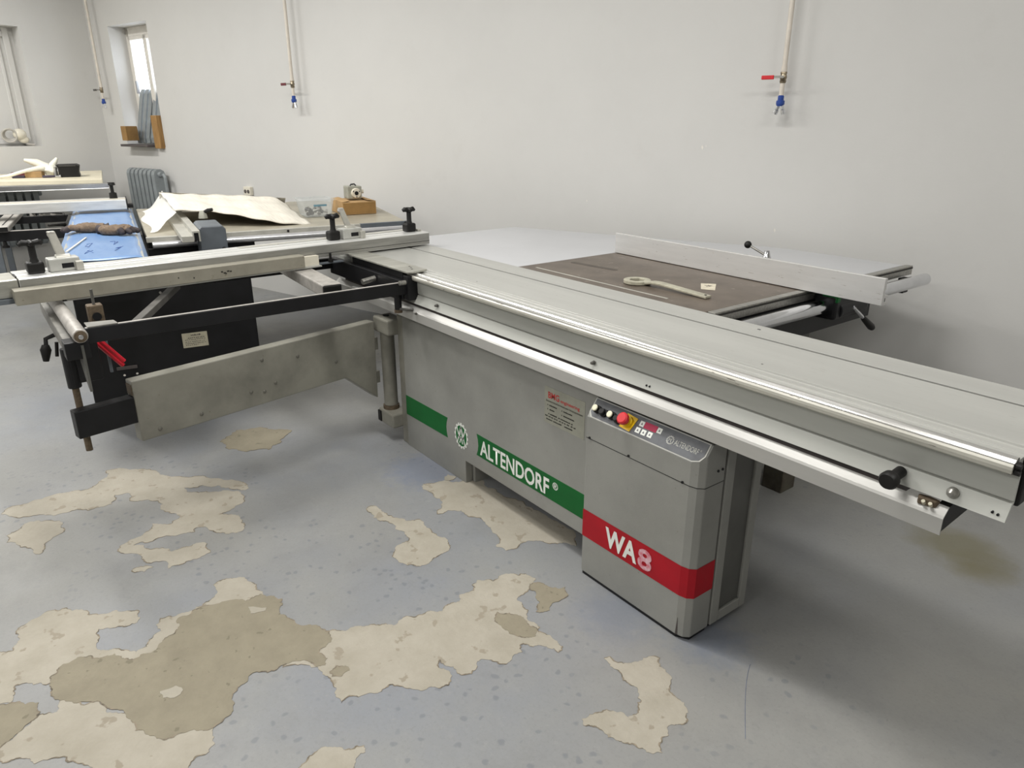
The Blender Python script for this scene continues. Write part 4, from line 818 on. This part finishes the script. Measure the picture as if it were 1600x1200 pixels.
# blue protective film over its slider
b = B(); nu, nv = 26, 9; pv = []
rnd = random.Random(11)
for i in range(nu+1):
    for j in range(nv+1):
        u_ = 3.70+(6.04-3.70)*i/nu; v_ = -0.272+0.352*j/nv
        z_ = 0.9005+0.0018*(1+math.sin(i*1.7+j))+(0.001*rnd.random())
        if j == nv: v_ += 0.006; z_ -= 0.012
        if j == 0: v_ -= 0.018; z_ -= 0.010
        pv.append((u_, v_, z_))
b.add(pv, [(i*(nv+1)+j, (i+1)*(nv+1)+j, (i+1)*(nv+1)+j+1, i*(nv+1)+j+1) for i in range(nu) for j in range(nv)])
film = tag(b.build('protective_film', 'blue_film', None, 0, True), 'blue protective film stretched along a sliding table', 'film')
md = film.modifiers.new('thickness', 'SOLIDIFY'); md.thickness = 0.0008; md.offset = 1.0
b = B()
for (u0, v0, seed) in ((3.98, -0.155, 1), (4.02, -0.03, 2), (4.20, -0.16, 4), (4.22, -0.05, 5)):
    r_ = random.Random(seed); pts = [(u0+r_.uniform(-.07, .07), v0+r_.uniform(-.022, .022), 0.9052) for _ in range(6)]
    b.tube(pts, 0.0012, 4)
b.build('blue_scribble', 'blue_ink', film)
# work gloves and a thin strip on the film
def glove(name, label, u0, v0, ang, curl, flip=1):
    g = thing(name, label, 'glove', at2(u0, v0, 0.905), 'knitted work gloves on the blue film')
    Mg = M2 @ Matrix.Translation((u0, v0, 0.928)) @ Matrix.Rotation(ang, 4, 'Z')
    vs = []; fs = []; n = 16; m = 14                       # soft, slightly crushed palm
    for i in range(m+1):
        t = i/m; e = math.sin(PI*(0.12+0.80*t)); x = -0.085+0.145*t; hw = 0.022+0.032*e; hh = 0.014+0.018*e+0.0025*math.sin(i*1.1+flip)
        for k in range(n):
            a = 2*PI*k/n; vs.append((x, hw*math.cos(a)+0.008*math.sin(t*3), max(-0.021, hh*math.sin(a)*(1+0.12*math.sin(2*a+t*4)))))
    fs += [(i*n+k, i*n+(k+1) % n, (i+1)*n+(k+1) % n, (i+1)*n+k) for i in range(m) for k in range(n)]
    fs += [tuple(range(n))[::-1], tuple(range(m*n, (m+1)*n))]
    MB(Mg).add(vs, fs).build('palm', 'glove_knit', g, 0, True)
    MB(Mg).lathe((-0.108, 0.004, 0.0), (-0.078, 0.003, 0.0), [(0, 0.026), (0.4, 0.021), (1, 0.020)], 14).build('cuff', 'glove_dark', g, 0, True)
    for f in range(4):
        y = -0.036+0.024*f; L = (0.060, 0.078, 0.072, 0.052)[f]; c = curl[f]; sp = (f-1.5)*0.008
        pts = [(0.04, y*0.8, 0.0), (0.05+L*0.45, y+sp*0.6, 0.016*c), (0.05+L*(1-0.3*c), y+sp, -0.006+0.004*c)]
        MB(Mg).tube(pts, [0.015, 0.0145, 0.013], 10).build('finger', 'glove_knit', g, 0, True)
        q = Vector(pts[2]); d = (q-Vector(pts[1])).normalized()
        MB(Mg).tube([tuple(q-d*0.022), tuple(q), tuple(q+d*0.010)], [0.0155, 0.0150, 0.008], 10).build('finger_dip', 'glove_dark', g, 0, True)
    tz = 0.010
    MB(Mg).tube([(-0.01, 0.030*flip, 0.004), (0.010, 0.056*flip, 0.004+tz*0.6), (0.035, 0.066*flip, tz)], [0.020, 0.018, 0.014], 10).build('thumb', 'glove_knit', g, 0, True)
glove('work_glove', 'brown knitted work glove with dark fingertips lying left on blue film', 4.72, -0.172, -PI/2+0.15, (.6, .3, .5, .2), 1)
glove('work_glove', 'crumpled brown work glove with dark fingertips lying right on blue film', 4.56, -0.035, PI/2+0.75, (.2, 1.0, .5, .8), -1)
b = B(); b.obox((3.99, -0.252), (4.47, -0.178), 0.008, 0.907, 0.911); tag(b.build('marking_strip', 'outlet_ivory'), 'thin pale strip lying slanted on the blue film', 'strip')

# foam sheet on the second saw's table
b = B(); nu, nv = 22, 40; pv = []
def lerp(a, c, t): return a+(c-a)*t
for i in range(nu+1):
    s = i/nu
    for j in range(nv+1):
        t = j/nv
        fu = lerp(4.70, 4.50, t)+0.04*math.sin(t*7); bu = lerp(5.55, 5.20, t)
        fv = lerp(0.285, 1.035, t); bv = lerp(0.26, 1.03, t)
        fz = 1.005*(1-t)**1.2+0.915*(1-(1-t)**1.2)+0.010*math.sin(t*5); bz = lerp(1.045, 1.000, t)
        mz = 0.012*math.sin(s*PI)*math.sin(t*9+1)+0.005*math.sin(s*17+t*5)+0.003*math.sin(t*31)
        if t > 0.92: mz -= (t-0.92)*0.5*s
        pv.append((lerp(fu, bu, s), lerp(fv, bv, s), lerp(fz, bz, s)+mz))
b.add(pv, [(i*(nv+1)+j, (i+1)*(nv+1)+j, (i+1)*(nv+1)+j+1, i*(nv+1)+j+1) for i in range(nu) for j in range(nv)])
fo = tag(b.build('foam_sheet', 'foam', None, 0, True), 'creased cream packing foam sheet on the black-based saw', 'foam sheet')
fo.modifiers.new('thickness', 'SOLIDIFY').thickness = 0.006
b = B(); pv = []                                    # its drooping side folds that rest on the table
for i in range(11):
    s = i/10
    for j in range(9):
        t = j/8
        u0 = lerp(4.62, 5.75, s); z0 = lerp(1.0, 1.04, s)
        pv.append((u0-0.06*t*(1-s)+0.03*math.sin(t*6+s*4), 0.29-0.155*t+0.02*math.sin(s*9)*t, 0.903+(z0-0.903)*(1-t)**1.7+0.010*math.sin(s*14+t*5)*math.sin(PI*t)**2))
b.add(pv, [(i*9+j, (i+1)*9+j, (i+1)*9+j+1, i*9+j+1) for i in range(10) for j in range(8)])
b.build('hanging_fold', 'foam_thin', fo, 0, True)
b = B(); pv = []
for i in range(11):
    s = i/10
    for j in range(7):
        t = j/6; pv.append((lerp(5.55, 5.20, s)+0.12*t, lerp(0.26, 1.03, s), lerp(lerp(1.045, 1.0, s), 0.902, t)))
b.add(pv, [(i*7+j, (i+1)*7+j, (i+1)*7+j+1, i*7+j+1) for i in range(10) for j in range(6)])
b.build('back_fold', 'foam', fo, 0, True)
# clear tub with small parts
tb = thing('plastic_tub', 'clear plastic tub holding dark metal parts, left of the cardboard box', 'tub', at2(4.92, 1.16, 0.9))
def rr(hw, hd, z): return [(4.92+sx*hd, 1.16+sy*hw, z) for sx, sy in ((-1, -1), (-1, 1), (1, 1), (1, -1))]
b = B(); lo, hi = rr(0.085, 0.085, 0.9012), rr(0.105, 0.105, 1.012)
b.add(lo+hi, [(3, 2, 1, 0), (0, 1, 5, 4), (1, 2, 6, 5), (2, 3, 7, 6), (3, 0, 4, 7)]); t1 = b.build('tub_body', 'clear_plastic', tb, 0.01)
t1.modifiers.new('thickness', 'SOLIDIFY').thickness = 0.0015
b = B(); L_ = rr(0.112, 0.112, 1.010); b.add(L_+rr(0.112, 0.112, 1.018)+rr(0.10, 0.10, 1.010)+rr(0.10, 0.10, 1.018), [(0, 1, 5, 4), (1, 2, 6, 5), (2, 3, 7, 6), (3, 0, 4, 7), (4, 5, 13, 12), (5, 6, 14, 13), (6, 7, 15, 14), (7, 4, 12, 15), (0, 1, 9, 8), (1, 2, 10, 9), (2, 3, 11, 10), (3, 0, 8, 11), (8, 9, 13, 12), (9, 10, 14, 13), (10, 11, 15, 14), (11, 8, 12, 15)]); b.build('tub_rim', 'clear_plastic', tb)
b = B(); b.box(4.822, 4.826, 1.13, 1.215, 0.972, 0.984); b.build('label_strip', 'teal', tb)
rnd = random.Random(21)
for k in range(16):
    c = (4.92+rnd.uniform(-.06, .06), 1.16+rnd.uniform(-.06, .06), 0.915+rnd.uniform(0, .035)); d = Vector((rnd.uniform(-1, 1), rnd.uniform(-1, 1), rnd.uniform(-.5, .5))).normalized()*0.02
    p = Vector(c)
    o = B().lathe(p-d, p+d, [(0, 0.012), (0.3, 0.012), (0.32, 0.007), (1, 0.007)], 8).build('metal_fitting', ('parts_dark', 'black_plastic', 'brushed_steel')[k % 3])
    tag(o, 'small dark metal fitting inside the clear plastic tub', 'fitting', 'fittings in the clear tub')
# cardboard box with a small machine head on it
cb2 = thing('cardboard_box', 'flat brown cardboard box under the grey gear unit', 'box', at2(4.98, 1.45, 0.9))
b = B(); b.prism([(4.845, 1.325), (4.845, 1.560), (5.16, 1.57), (5.16, 1.33)], 0.902, 0.985); b.build('box_body', 'cardboard', cb2, 0.004)
B().prism([(4.8438, 1.332), (4.8438, 1.555), (4.845, 1.555), (4.845, 1.332)], 0.908, 0.980).build('box_front', 'cardboard_dark', cb2)
for (p, q, s_) in (((4.845, 1.325), (5.16, 1.33), -1), ((4.845, 1.56), (5.16, 1.57), 1)):
    B().add([(p[0], p[1], 0.985), (q[0], q[1], 0.985), (q[0]-0.01, q[1]-s_*0.055, 0.993), (p[0]+0.01, p[1]-s_*0.055, 0.993), (p[0], p[1], 0.9875), (q[0], q[1], 0.9875), (q[0]-0.01, q[1]-s_*0.055, 0.9955), (p[0]+0.01, p[1]-s_*0.055, 0.9955)], [(0, 1, 2, 3), (4, 5, 6, 7), (0, 1, 5, 4), (1, 2, 6, 5), (2, 3, 7, 6), (3, 0, 4, 7)]).build('box_flap', 'cardboard', cb2)
gu = thing('gear_unit', 'small grey gear unit with round flange on the cardboard box', 'gear unit', at2(5.0, 1.44, 0.99))
b = B(); b.box(4.955, 5.06, 1.40, 1.50, 0.996, 1.080); b.build('housing', 'gear_grey', gu, 0.006)
b = B(); b.lathe((4.957, 1.457, 1.034), (4.940, 1.457, 1.034), [(0, 0.034), (0.6, 0.034), (1, 0.030)], 24); fl2 = b.build('flange', 'outlet_ivory', gu, 0, True)
B().cyl((4.945, 1.457, 1.034), (4.937, 1.457, 1.034), 0.0135, n=16).build('bore', 'black_paint', fl2)
for a in (0.5, 2.6, 4.7): B().cyl((4.945, 1.457+0.024*math.cos(a), 1.034+0.024*math.sin(a)), (4.938, 1.457+0.024*math.cos(a), 1.034+0.024*math.sin(a)), 0.0042, n=8).build('flange_screw', 'parts_dark', fl2)
B().cyl((5.0, 1.50, 1.04), (5.0, 1.522, 1.04), 0.014, n=14).build('side_boss', 'outlet_ivory', gu)
B().cyl((5.0, 1.520, 1.04), (5.0, 1.524, 1.04), 0.006, n=10).build('side_bore', 'black_paint', gu)
b = B(); b.tube([(4.99, 1.43, 1.08), (4.99, 1.435, 1.09), (4.99, 1.46, 1.092), (4.99, 1.47, 1.08)], 0.005, 6); b.build('lifting_lug', 'parts_dark', gu)

# ------------------------------------------------------------------ on the big saw's iron table
wr = thing('ring_spanner', 'large pale hexagon ring spanner lying on the brown iron table', 'spanner', (-1.85, 2.13, TZ))
rc_ = Vector((-1.958, 2.140)); he = Vector((-1.607, 2.146)); wd_ = (he-rc_).normalized(); wn_ = Vector((-wd_.y, wd_.x))
MWr = Matrix(((wd_.x, wn_.x, 0, rc_.x), (wd_.y, wn_.y, 0, rc_.y), (0, 0, 1, TZ), (0, 0, 0, 1)))
k = 24; outer = [(0.056*math.cos(2*PI*i/k), 0.054*math.sin(2*PI*i/k)) for i in range(k)]; hx = []
for i in range(k):
    a = 2*PI*i/k; r = 0.033*math.cos(PI/6)/math.cos((a % (PI/3))-PI/6); hx.append((r*math.cos(a), r*math.sin(a)))
vs = [(x, y, 0.002) for x, y in outer]+[(x, y, 0.016) for x, y in outer]+[(x, y, 0.002) for x, y in hx]+[(x, y, 0.016) for x, y in hx]; fs = []
for i in range(k):
    j = (i+1) % k; fs += [(i, j, k+j, k+i), (2*k+i, 3*k+i, 3*k+j, 2*k+j), (k+i, k+j, 3*k+j, 3*k+i), (i, 2*k+i, 2*k+j, j)]
MB(MWr).add(vs, fs).build('ring_head', 'wrench_paint', wr, 0.002)
MB(MWr).exy([(0.045, 0.003), (0.085, 0.012), (0.13, 0.014), (0.352, 0.001), (0.352, 0.011), (0.13, 0.024), (0.085, 0.023), (0.045, 0.015)], -0.018, 0.018).build('handle', 'wrench_paint', wr, 0.003)
MB(MWr).cyl((0.338, 0, 0.010), (0.338, 0, 0.0135), 0.005, n=10).build('hang_hole', 'dark_groove', wr)
pt = tag(MB().prism([(-1.797, 2.342), (-1.751, 2.381), (-1.680, 2.281), (-1.728, 2.256)], TZ+0.0004, TZ+0.0012).build('paper_tag', 'paper'), 'small pale paper tag lying on the brown iron table', 'paper tag')
b = MB()
for (p, q) in (((-1.76, 2.318), (-1.74, 2.335)), ((-1.745, 2.31), (-1.735, 2.335)), ((-1.755, 2.335), (-1.735, 2.32))): b.tube([(p[0], p[1], TZ+0.0013), (q[0], q[1], TZ+0.0013)], 0.0013, 4)
b.build('scribble', 'slab_dark', pt)

# ------------------------------------------------------------------ radiators
def radiator(label, M, nsec, H_, pitch=0.068, dep=0.10, group='sectioned radiators'):
    o = M @ Vector((0, 0, 0)); t = thing('radiator', label, 'radiator', o, group)
    for i in range(nsec):
        x = (i+0.5)*pitch; k = MB(M)
        k.exx([(0.012, 0.02), (0, 0.05), (0, H_-0.05), (0.012, H_-0.018), (dep*0.35, H_), (dep*0.65, H_), (dep-0.012, H_-0.018), (dep, H_-0.05), (dep, 0.05), (dep-0.012, 0.02), (dep*0.65, 0.0), (dep*0.35, 0.0)], x-pitch*0.34, x+pitch*0.34)
        sc = k.build('radiator_section', 'radiator_paint', t, 0.003)
    for z in (0.05, H_-0.05):
        MB(M).cyl((0, dep/2, z), (nsec*pitch, dep/2, z), dep*0.2, n=14).build('header_pipe', 'radiator_paint', t)
        MB(M).lathe((nsec*pitch, dep/2, z), (nsec*pitch+0.03, dep/2, z), [(0, 0.028), (1, 0.022)], 12).build('end_plug', 'radiator_paint', t)
    return t
# local x runs along the wall towards the right of the picture, y towards the room
def wallM(w, n, z): return Matrix.Translation(MW @ Vector((w, n, z))) @ frame(-W, -N)
radiator('grey radiator mounted on the back wall below the bright window', wallM(7.83, 3.93, 0.40), 7, 0.655, 0.082, 0.12)
lean = Matrix.Rotation(math.radians(15), 4, 'X')
radiator('spare grey radiator standing in the bright window opening', wallM(7.87, 4.035, WO[2]+0.025) @ Matrix.Rotation(math.radians(-7), 4, 'Z') @ lean, 6, 0.545, 0.076, 0.05)
t_ = Matrix.Translation(MW @ Vector((8.36, 2.45, 0.32))) @ frame(N, -W)
radiator('grey radiator on the left wall under the corner table', t_, 9, 0.55, 0.075, 0.10)
b = MB(MW); b.tube([(7.222, 3.88, 1.00), (7.205, 3.88, 1.00), (7.19, 3.88, 0.98), (7.19, 3.88, 0.40)], 0.016, 10)
tag(b.build('heating_pipe', 'radiator_paint'), 'grey heating pipe running down beside the radiator below the window', 'pipe')

# things standing in the window opening
t = thing('cardboard_box', 'brown cardboard box overhanging the window sill left of the spare radiator', 'box', MW @ Vector((7.80, 3.92, 1.32)))
MB(MW).prism([(7.69, 3.82), (7.835, 3.84), (7.865, 3.975), (7.72, 3.955)], 1.322, 1.458).build('box_body', 'cardboard_dark', t, 0.004)
MB(MW).prism([(7.692, 3.823), (7.833, 3.842), (7.862, 3.972), (7.722, 3.952)], 1.458, 1.462).build('box_lid', 'cardboard', t)
tag(MB(MW).box(7.40, 7.94, 3.86, 4.16, WO[2], 1.285).build('packing_slab', 'slab_dark', None, 0.004), 'dark grey slab under the cardboard box on the window sill', 'slab')
wl = MB(MW @ Matrix.Translation((7.262, 3.925, WO[2]-0.012)))
wl.box(0, 0.112, 0.0, 0.05, 0.0, 0.312); tag(wl.build('wooden_block', 'wood', None, 0.004), 'upright wooden block wedged against the window edge', 'wood block')

# ------------------------------------------------------------------ compressed air drops on the back wall
def air_drop(label, w, zv, s, gap, red, scale=1.0):
    n = ROOM_N1-gap; t = thing('air_line', label, 'air pipe', MW @ Vector((w, n, zv)), 'compressed air drops on the back wall')
    P = lambda dw, dz, dn=0: (w+dw, n+dn, zv+dz)
    r = 0.0125*scale
    MB(MW).cyl(P(0, 0.03*scale), (w, n, CEIL), r, n=14).build('pipe', 'pipe_white', t, 0, True)
    MB(MW).lathe(P(0, 0.022*scale), P(0, 0.052*scale), [(0, r*1.25), (1, r*1.15)], 14).build('pipe_socket', 'pipe_white', t)
    MB(MW).lathe(P(0, -0.028*scale), P(0, 0.028*scale), [(0, 0.014*scale), (0.2, 0.017*scale), (0.25, 0.014*scale), (0.5, 0.018*scale), (0.75, 0.014*scale), (0.8, 0.017*scale), (1, 0.015*scale)], 12).build('valve_body', 'valve_steel', t)
    MB(MW).cyl(P(0, 0, 0), P(0, 0, -0.034*scale), 0.007*scale, n=10).build('valve_stem', 'valve_steel', t)
    h = MB(MW); h.box(w-0.012*scale, w+0.040*scale, n-0.036*scale, n-0.030*scale, zv-0.006*scale, zv+0.006*scale); h.build('handle_plate', 'brushed_steel', t)
    h = MB(MW); h.box(w+0.036*scale, w+0.100*scale, n-0.040*scale, n-0.028*scale, zv-0.011*scale, zv+0.009*scale); h.build('valve_handle', red, t, 0.004)
    MB(MW).cyl(P(0, -0.028*scale), P(0, -0.088*scale), 0.0115*scale, n=12).build('lower_pipe', 'pipe_white', t)
    MB(MW).lathe(P(0, -0.086*scale), P(0, -0.138*scale), [(0, 0.012*scale), (0.1, 0.015*scale), (0.45, 0.015*scale), (0.5, 0.021*scale), (0.8, 0.021*scale), (1, 0.016*scale)], 12).build('coupling', 'blue_plastic', t)
    for sg in (-1, 1):
        MB(MW).lathe(P(sg*0.008*scale, -0.132*scale), P(sg*0.022*scale, -0.176*scale), [(0, 0.010*scale), (0.5, 0.010*scale), (0.55, 0.012*scale), (1, 0.012*scale)], 12).build('outlet_nipple', 'chrome', t)
air_drop('white air pipe with bright red valve handle on the right', 1.20, 1.700, 1, 0.075, 'red_button', 0.98)
air_drop('white air pipe drop in the middle of the back wall', 5.05, 1.780, 1, 0.08, 'maroon', 1.0)
air_drop('white air pipe drop in the corner left of the window', 8.17, 1.815, 1, 0.09, 'dark_edge', 1.0)

# power outlet
t = thing('power_outlet', 'ivory power outlet low on the back wall behind the foam sheet', 'outlet', MW @ Vector((5.92, ROOM_N1, 0.90)))
MB(MW).box(5.865, 5.965, ROOM_N1-0.035, ROOM_N1, 0.87, 0.945).build('outlet_body', 'outlet_ivory', t, 0.005)
for x in (5.89, 5.935): MB(MW).cyl((x, ROOM_N1-0.034, 0.905), (x, ROOM_N1-0.040, 0.905), 0.016, n=16).build('socket', 'slab_dark', t)

# coil left on the ledge of the blind window
t = thing('hose_coil', 'pale coil of hose on the ledge of the blind window', 'hose', MW @ Vector((ROOM_W1+0.05, 3.08, NO[2])))
b = MB(MW)
for k in range(3): b.ring((ROOM_W1+0.045+0.018*k, 3.045+0.01*k, 1.375+0.004*k), (0.9, 0.35, 0.1), 0.062-0.006*k, 0.009, 28, 8)
b.build('coil', 'clear_grey', t, 0, True)
b = MB(MW); b.ball((ROOM_W1+0.05, 3.14, 1.385), 0.06, 10, (0.8, 1.0, 0.9)); b.ball((ROOM_W1+0.06, 3.17, 1.335), 0.045, 8, (0.8, 1.1, 0.8)); b.build('wrapped_end', 'outlet_ivory', t, 0, True)
b = MB(MW); b.tube([(ROOM_W1+0.06, 3.17, 1.32), (ROOM_W1+0.05, 3.20, 1.29), (ROOM_W1+0.03, 3.25, 1.283)], 0.012, 8); b.build('hose_tail', 'clear_grey', t, 0, True)

# ------------------------------------------------------------------ work table in the left corner and things on it
tt = thing('corner_table', 'cream topped work table in the left corner', 'table', at2(8.0, -0.7))
B().prism([(7.50, -0.085), (9.00, -0.09), (8.72, -1.0), (8.45, -1.6), (7.60, -1.6), (7.62, -0.86)], 0.985, 1.020).build('table_top', 'cream_top', tt, 0.003)
B().prism([(7.52, -0.10), (7.56, -0.10), (7.68, -1.55), (7.64, -1.55)], 0.935, 0.985).build('apron', 'panel_border', tt)
for (u_, v_) in ((7.75, -0.98), (7.75, -1.5), (8.4, -0.98), (8.3, -1.5)): B().box(u_, u_+0.05, v_-0.05, v_, 0, 0.985).build('leg', 'saw2_grey', tt)
cs = thing('black_case', 'black plastic tool case at the right end of the corner table', 'case', at2(8.0, -0.35, 1.02))
b = B(); b.exx([(-0.432, 1.021), (-0.428, 1.10), (-0.440, 1.128), (-0.28, 1.130), (-0.255, 1.118), (-0.268, 1.06), (-0.262, 1.021)], 7.94, 8.2); b.build('case_body', 'black_plastic', cs, 0.005)
B().box(7.935, 7.941, -0.42, -0.285, 1.118, 1.123).build('case_rim', 'dark_edge', cs)
tag(B().prism([(8.02, -0.70), (7.98, -0.565), (8.12, -0.55), (8.15, -0.69)], 1.021, 1.075).build('cardboard_box', 'cardboard', None, 0.003), 'little brown carton under the white bag on the corner table', 'box')
bg_ = thing('plastic_bag', 'crumpled white plastic bag on the corner table', 'bag', at2(8.1, -0.55, 1.02))
b = B(); pv = []; nn_ = 14
def wavy(poly_c, sz, seed):
    r = random.Random(seed); o = MB(M2); ph = [r.uniform(0, 6) for _ in range(6)]
    vs = []; fs = []; n = 12
    for j in range(n+1):
        a = PI*j/n
        for k in range(2*n):
            th = PI*k/n; q = 1+0.16*math.sin(3*th+ph[0])*math.sin(a)+0.12*math.sin(5*a+2*th+ph[1])+0.06*math.sin(9*th+ph[2]+4*a)
            vs.append((poly_c[0]+sz[0]*q*math.sin(a)*math.cos(th), poly_c[1]+sz[1]*q*math.sin(a)*math.sin(th), max(1.022, poly_c[2]+sz[2]*q*math.cos(a))))
    for j in range(n):
        for k in range(2*n): fs.append((j*2*n+k, (j+1)*2*n+k, (j+1)*2*n+(k+1) % (2*n), j*2*n+(k+1) % (2*n)))
    return o.add(vs, fs)
wavy((8.09, -0.495, 1.080), (0.07, 0.055, 0.05), 1).build('bag_body', 'bag_white', bg_, 0, True)
b = B(); b.tube([(8.10, -0.50, 1.09), (8.10, -0.46, 1.14), (8.10, -0.425, 1.185)], [0.035, 0.026, 0.012], 10); b.build('bag_ear', 'bag_white', bg_, 0, True)
b = B(); b.tube([(8.12, -0.53, 1.10), (8.13, -0.60, 1.145), (8.13, -0.69, 1.172)], [0.045, 0.036, 0.014], 10); b.build('bag_ear', 'bag_white', bg_, 0, True)
b = B(); b.tube([(8.06, -0.55, 1.10), (8.0, -0.68, 1.085), (7.95, -0.82, 1.045), (7.92, -0.95, 1.03)], [0.03, 0.015, 0.014, 0.010], 10); b.build('bag_tail', 'bag_white', bg_, 0, True)
tag(B().prism([(8.02, -0.80), (8.00, -0.705), (8.12, -0.70), (8.14, -0.80)], 1.021, 1.036).build('folder', 'violet_dark'), 'dark violet folder lying left of the little carton', 'folder')
tag(B().prism([(8.18, -0.82), (8.17, -0.71), (8.27, -0.70), (8.28, -0.82)], 1.021, 1.060).build('folder', 'maroon'), 'dark red folder behind the little carton', 'folder')
tl = thing('hand_tool', 'dark hand tool with steel tip in front of the black case', 'hand tool', at2(7.95, -0.48, 1.02))
b = B(); b.tube([(7.95, -0.56, 1.031), (7.94, -0.50, 1.032), (7.935, -0.46, 1.032)], [0.010, 0.011, 0.008], 10); b.build('tool_handle', 'violet_dark', tl, 0, True)
b = B(); b.lathe((7.935, -0.46, 1.032), (7.93, -0.415, 1.034), [(0, 0.006), (0.6, 0.006), (0.65, 0.012), (1, 0.012)], 10); b.build('tool_tip', 'chrome', tl)
b = B(); b.lathe((8.0, -0.455, 1.03), (8.0, -0.452, 1.10), [(0, 0.020), (0.5, 0.016), (1, 0.008)], 8); tag(b.build('wire_bundle', 'brushed_steel', None, 0, True), 'tangled steel piece between the white bag and the black case', 'metal piece')
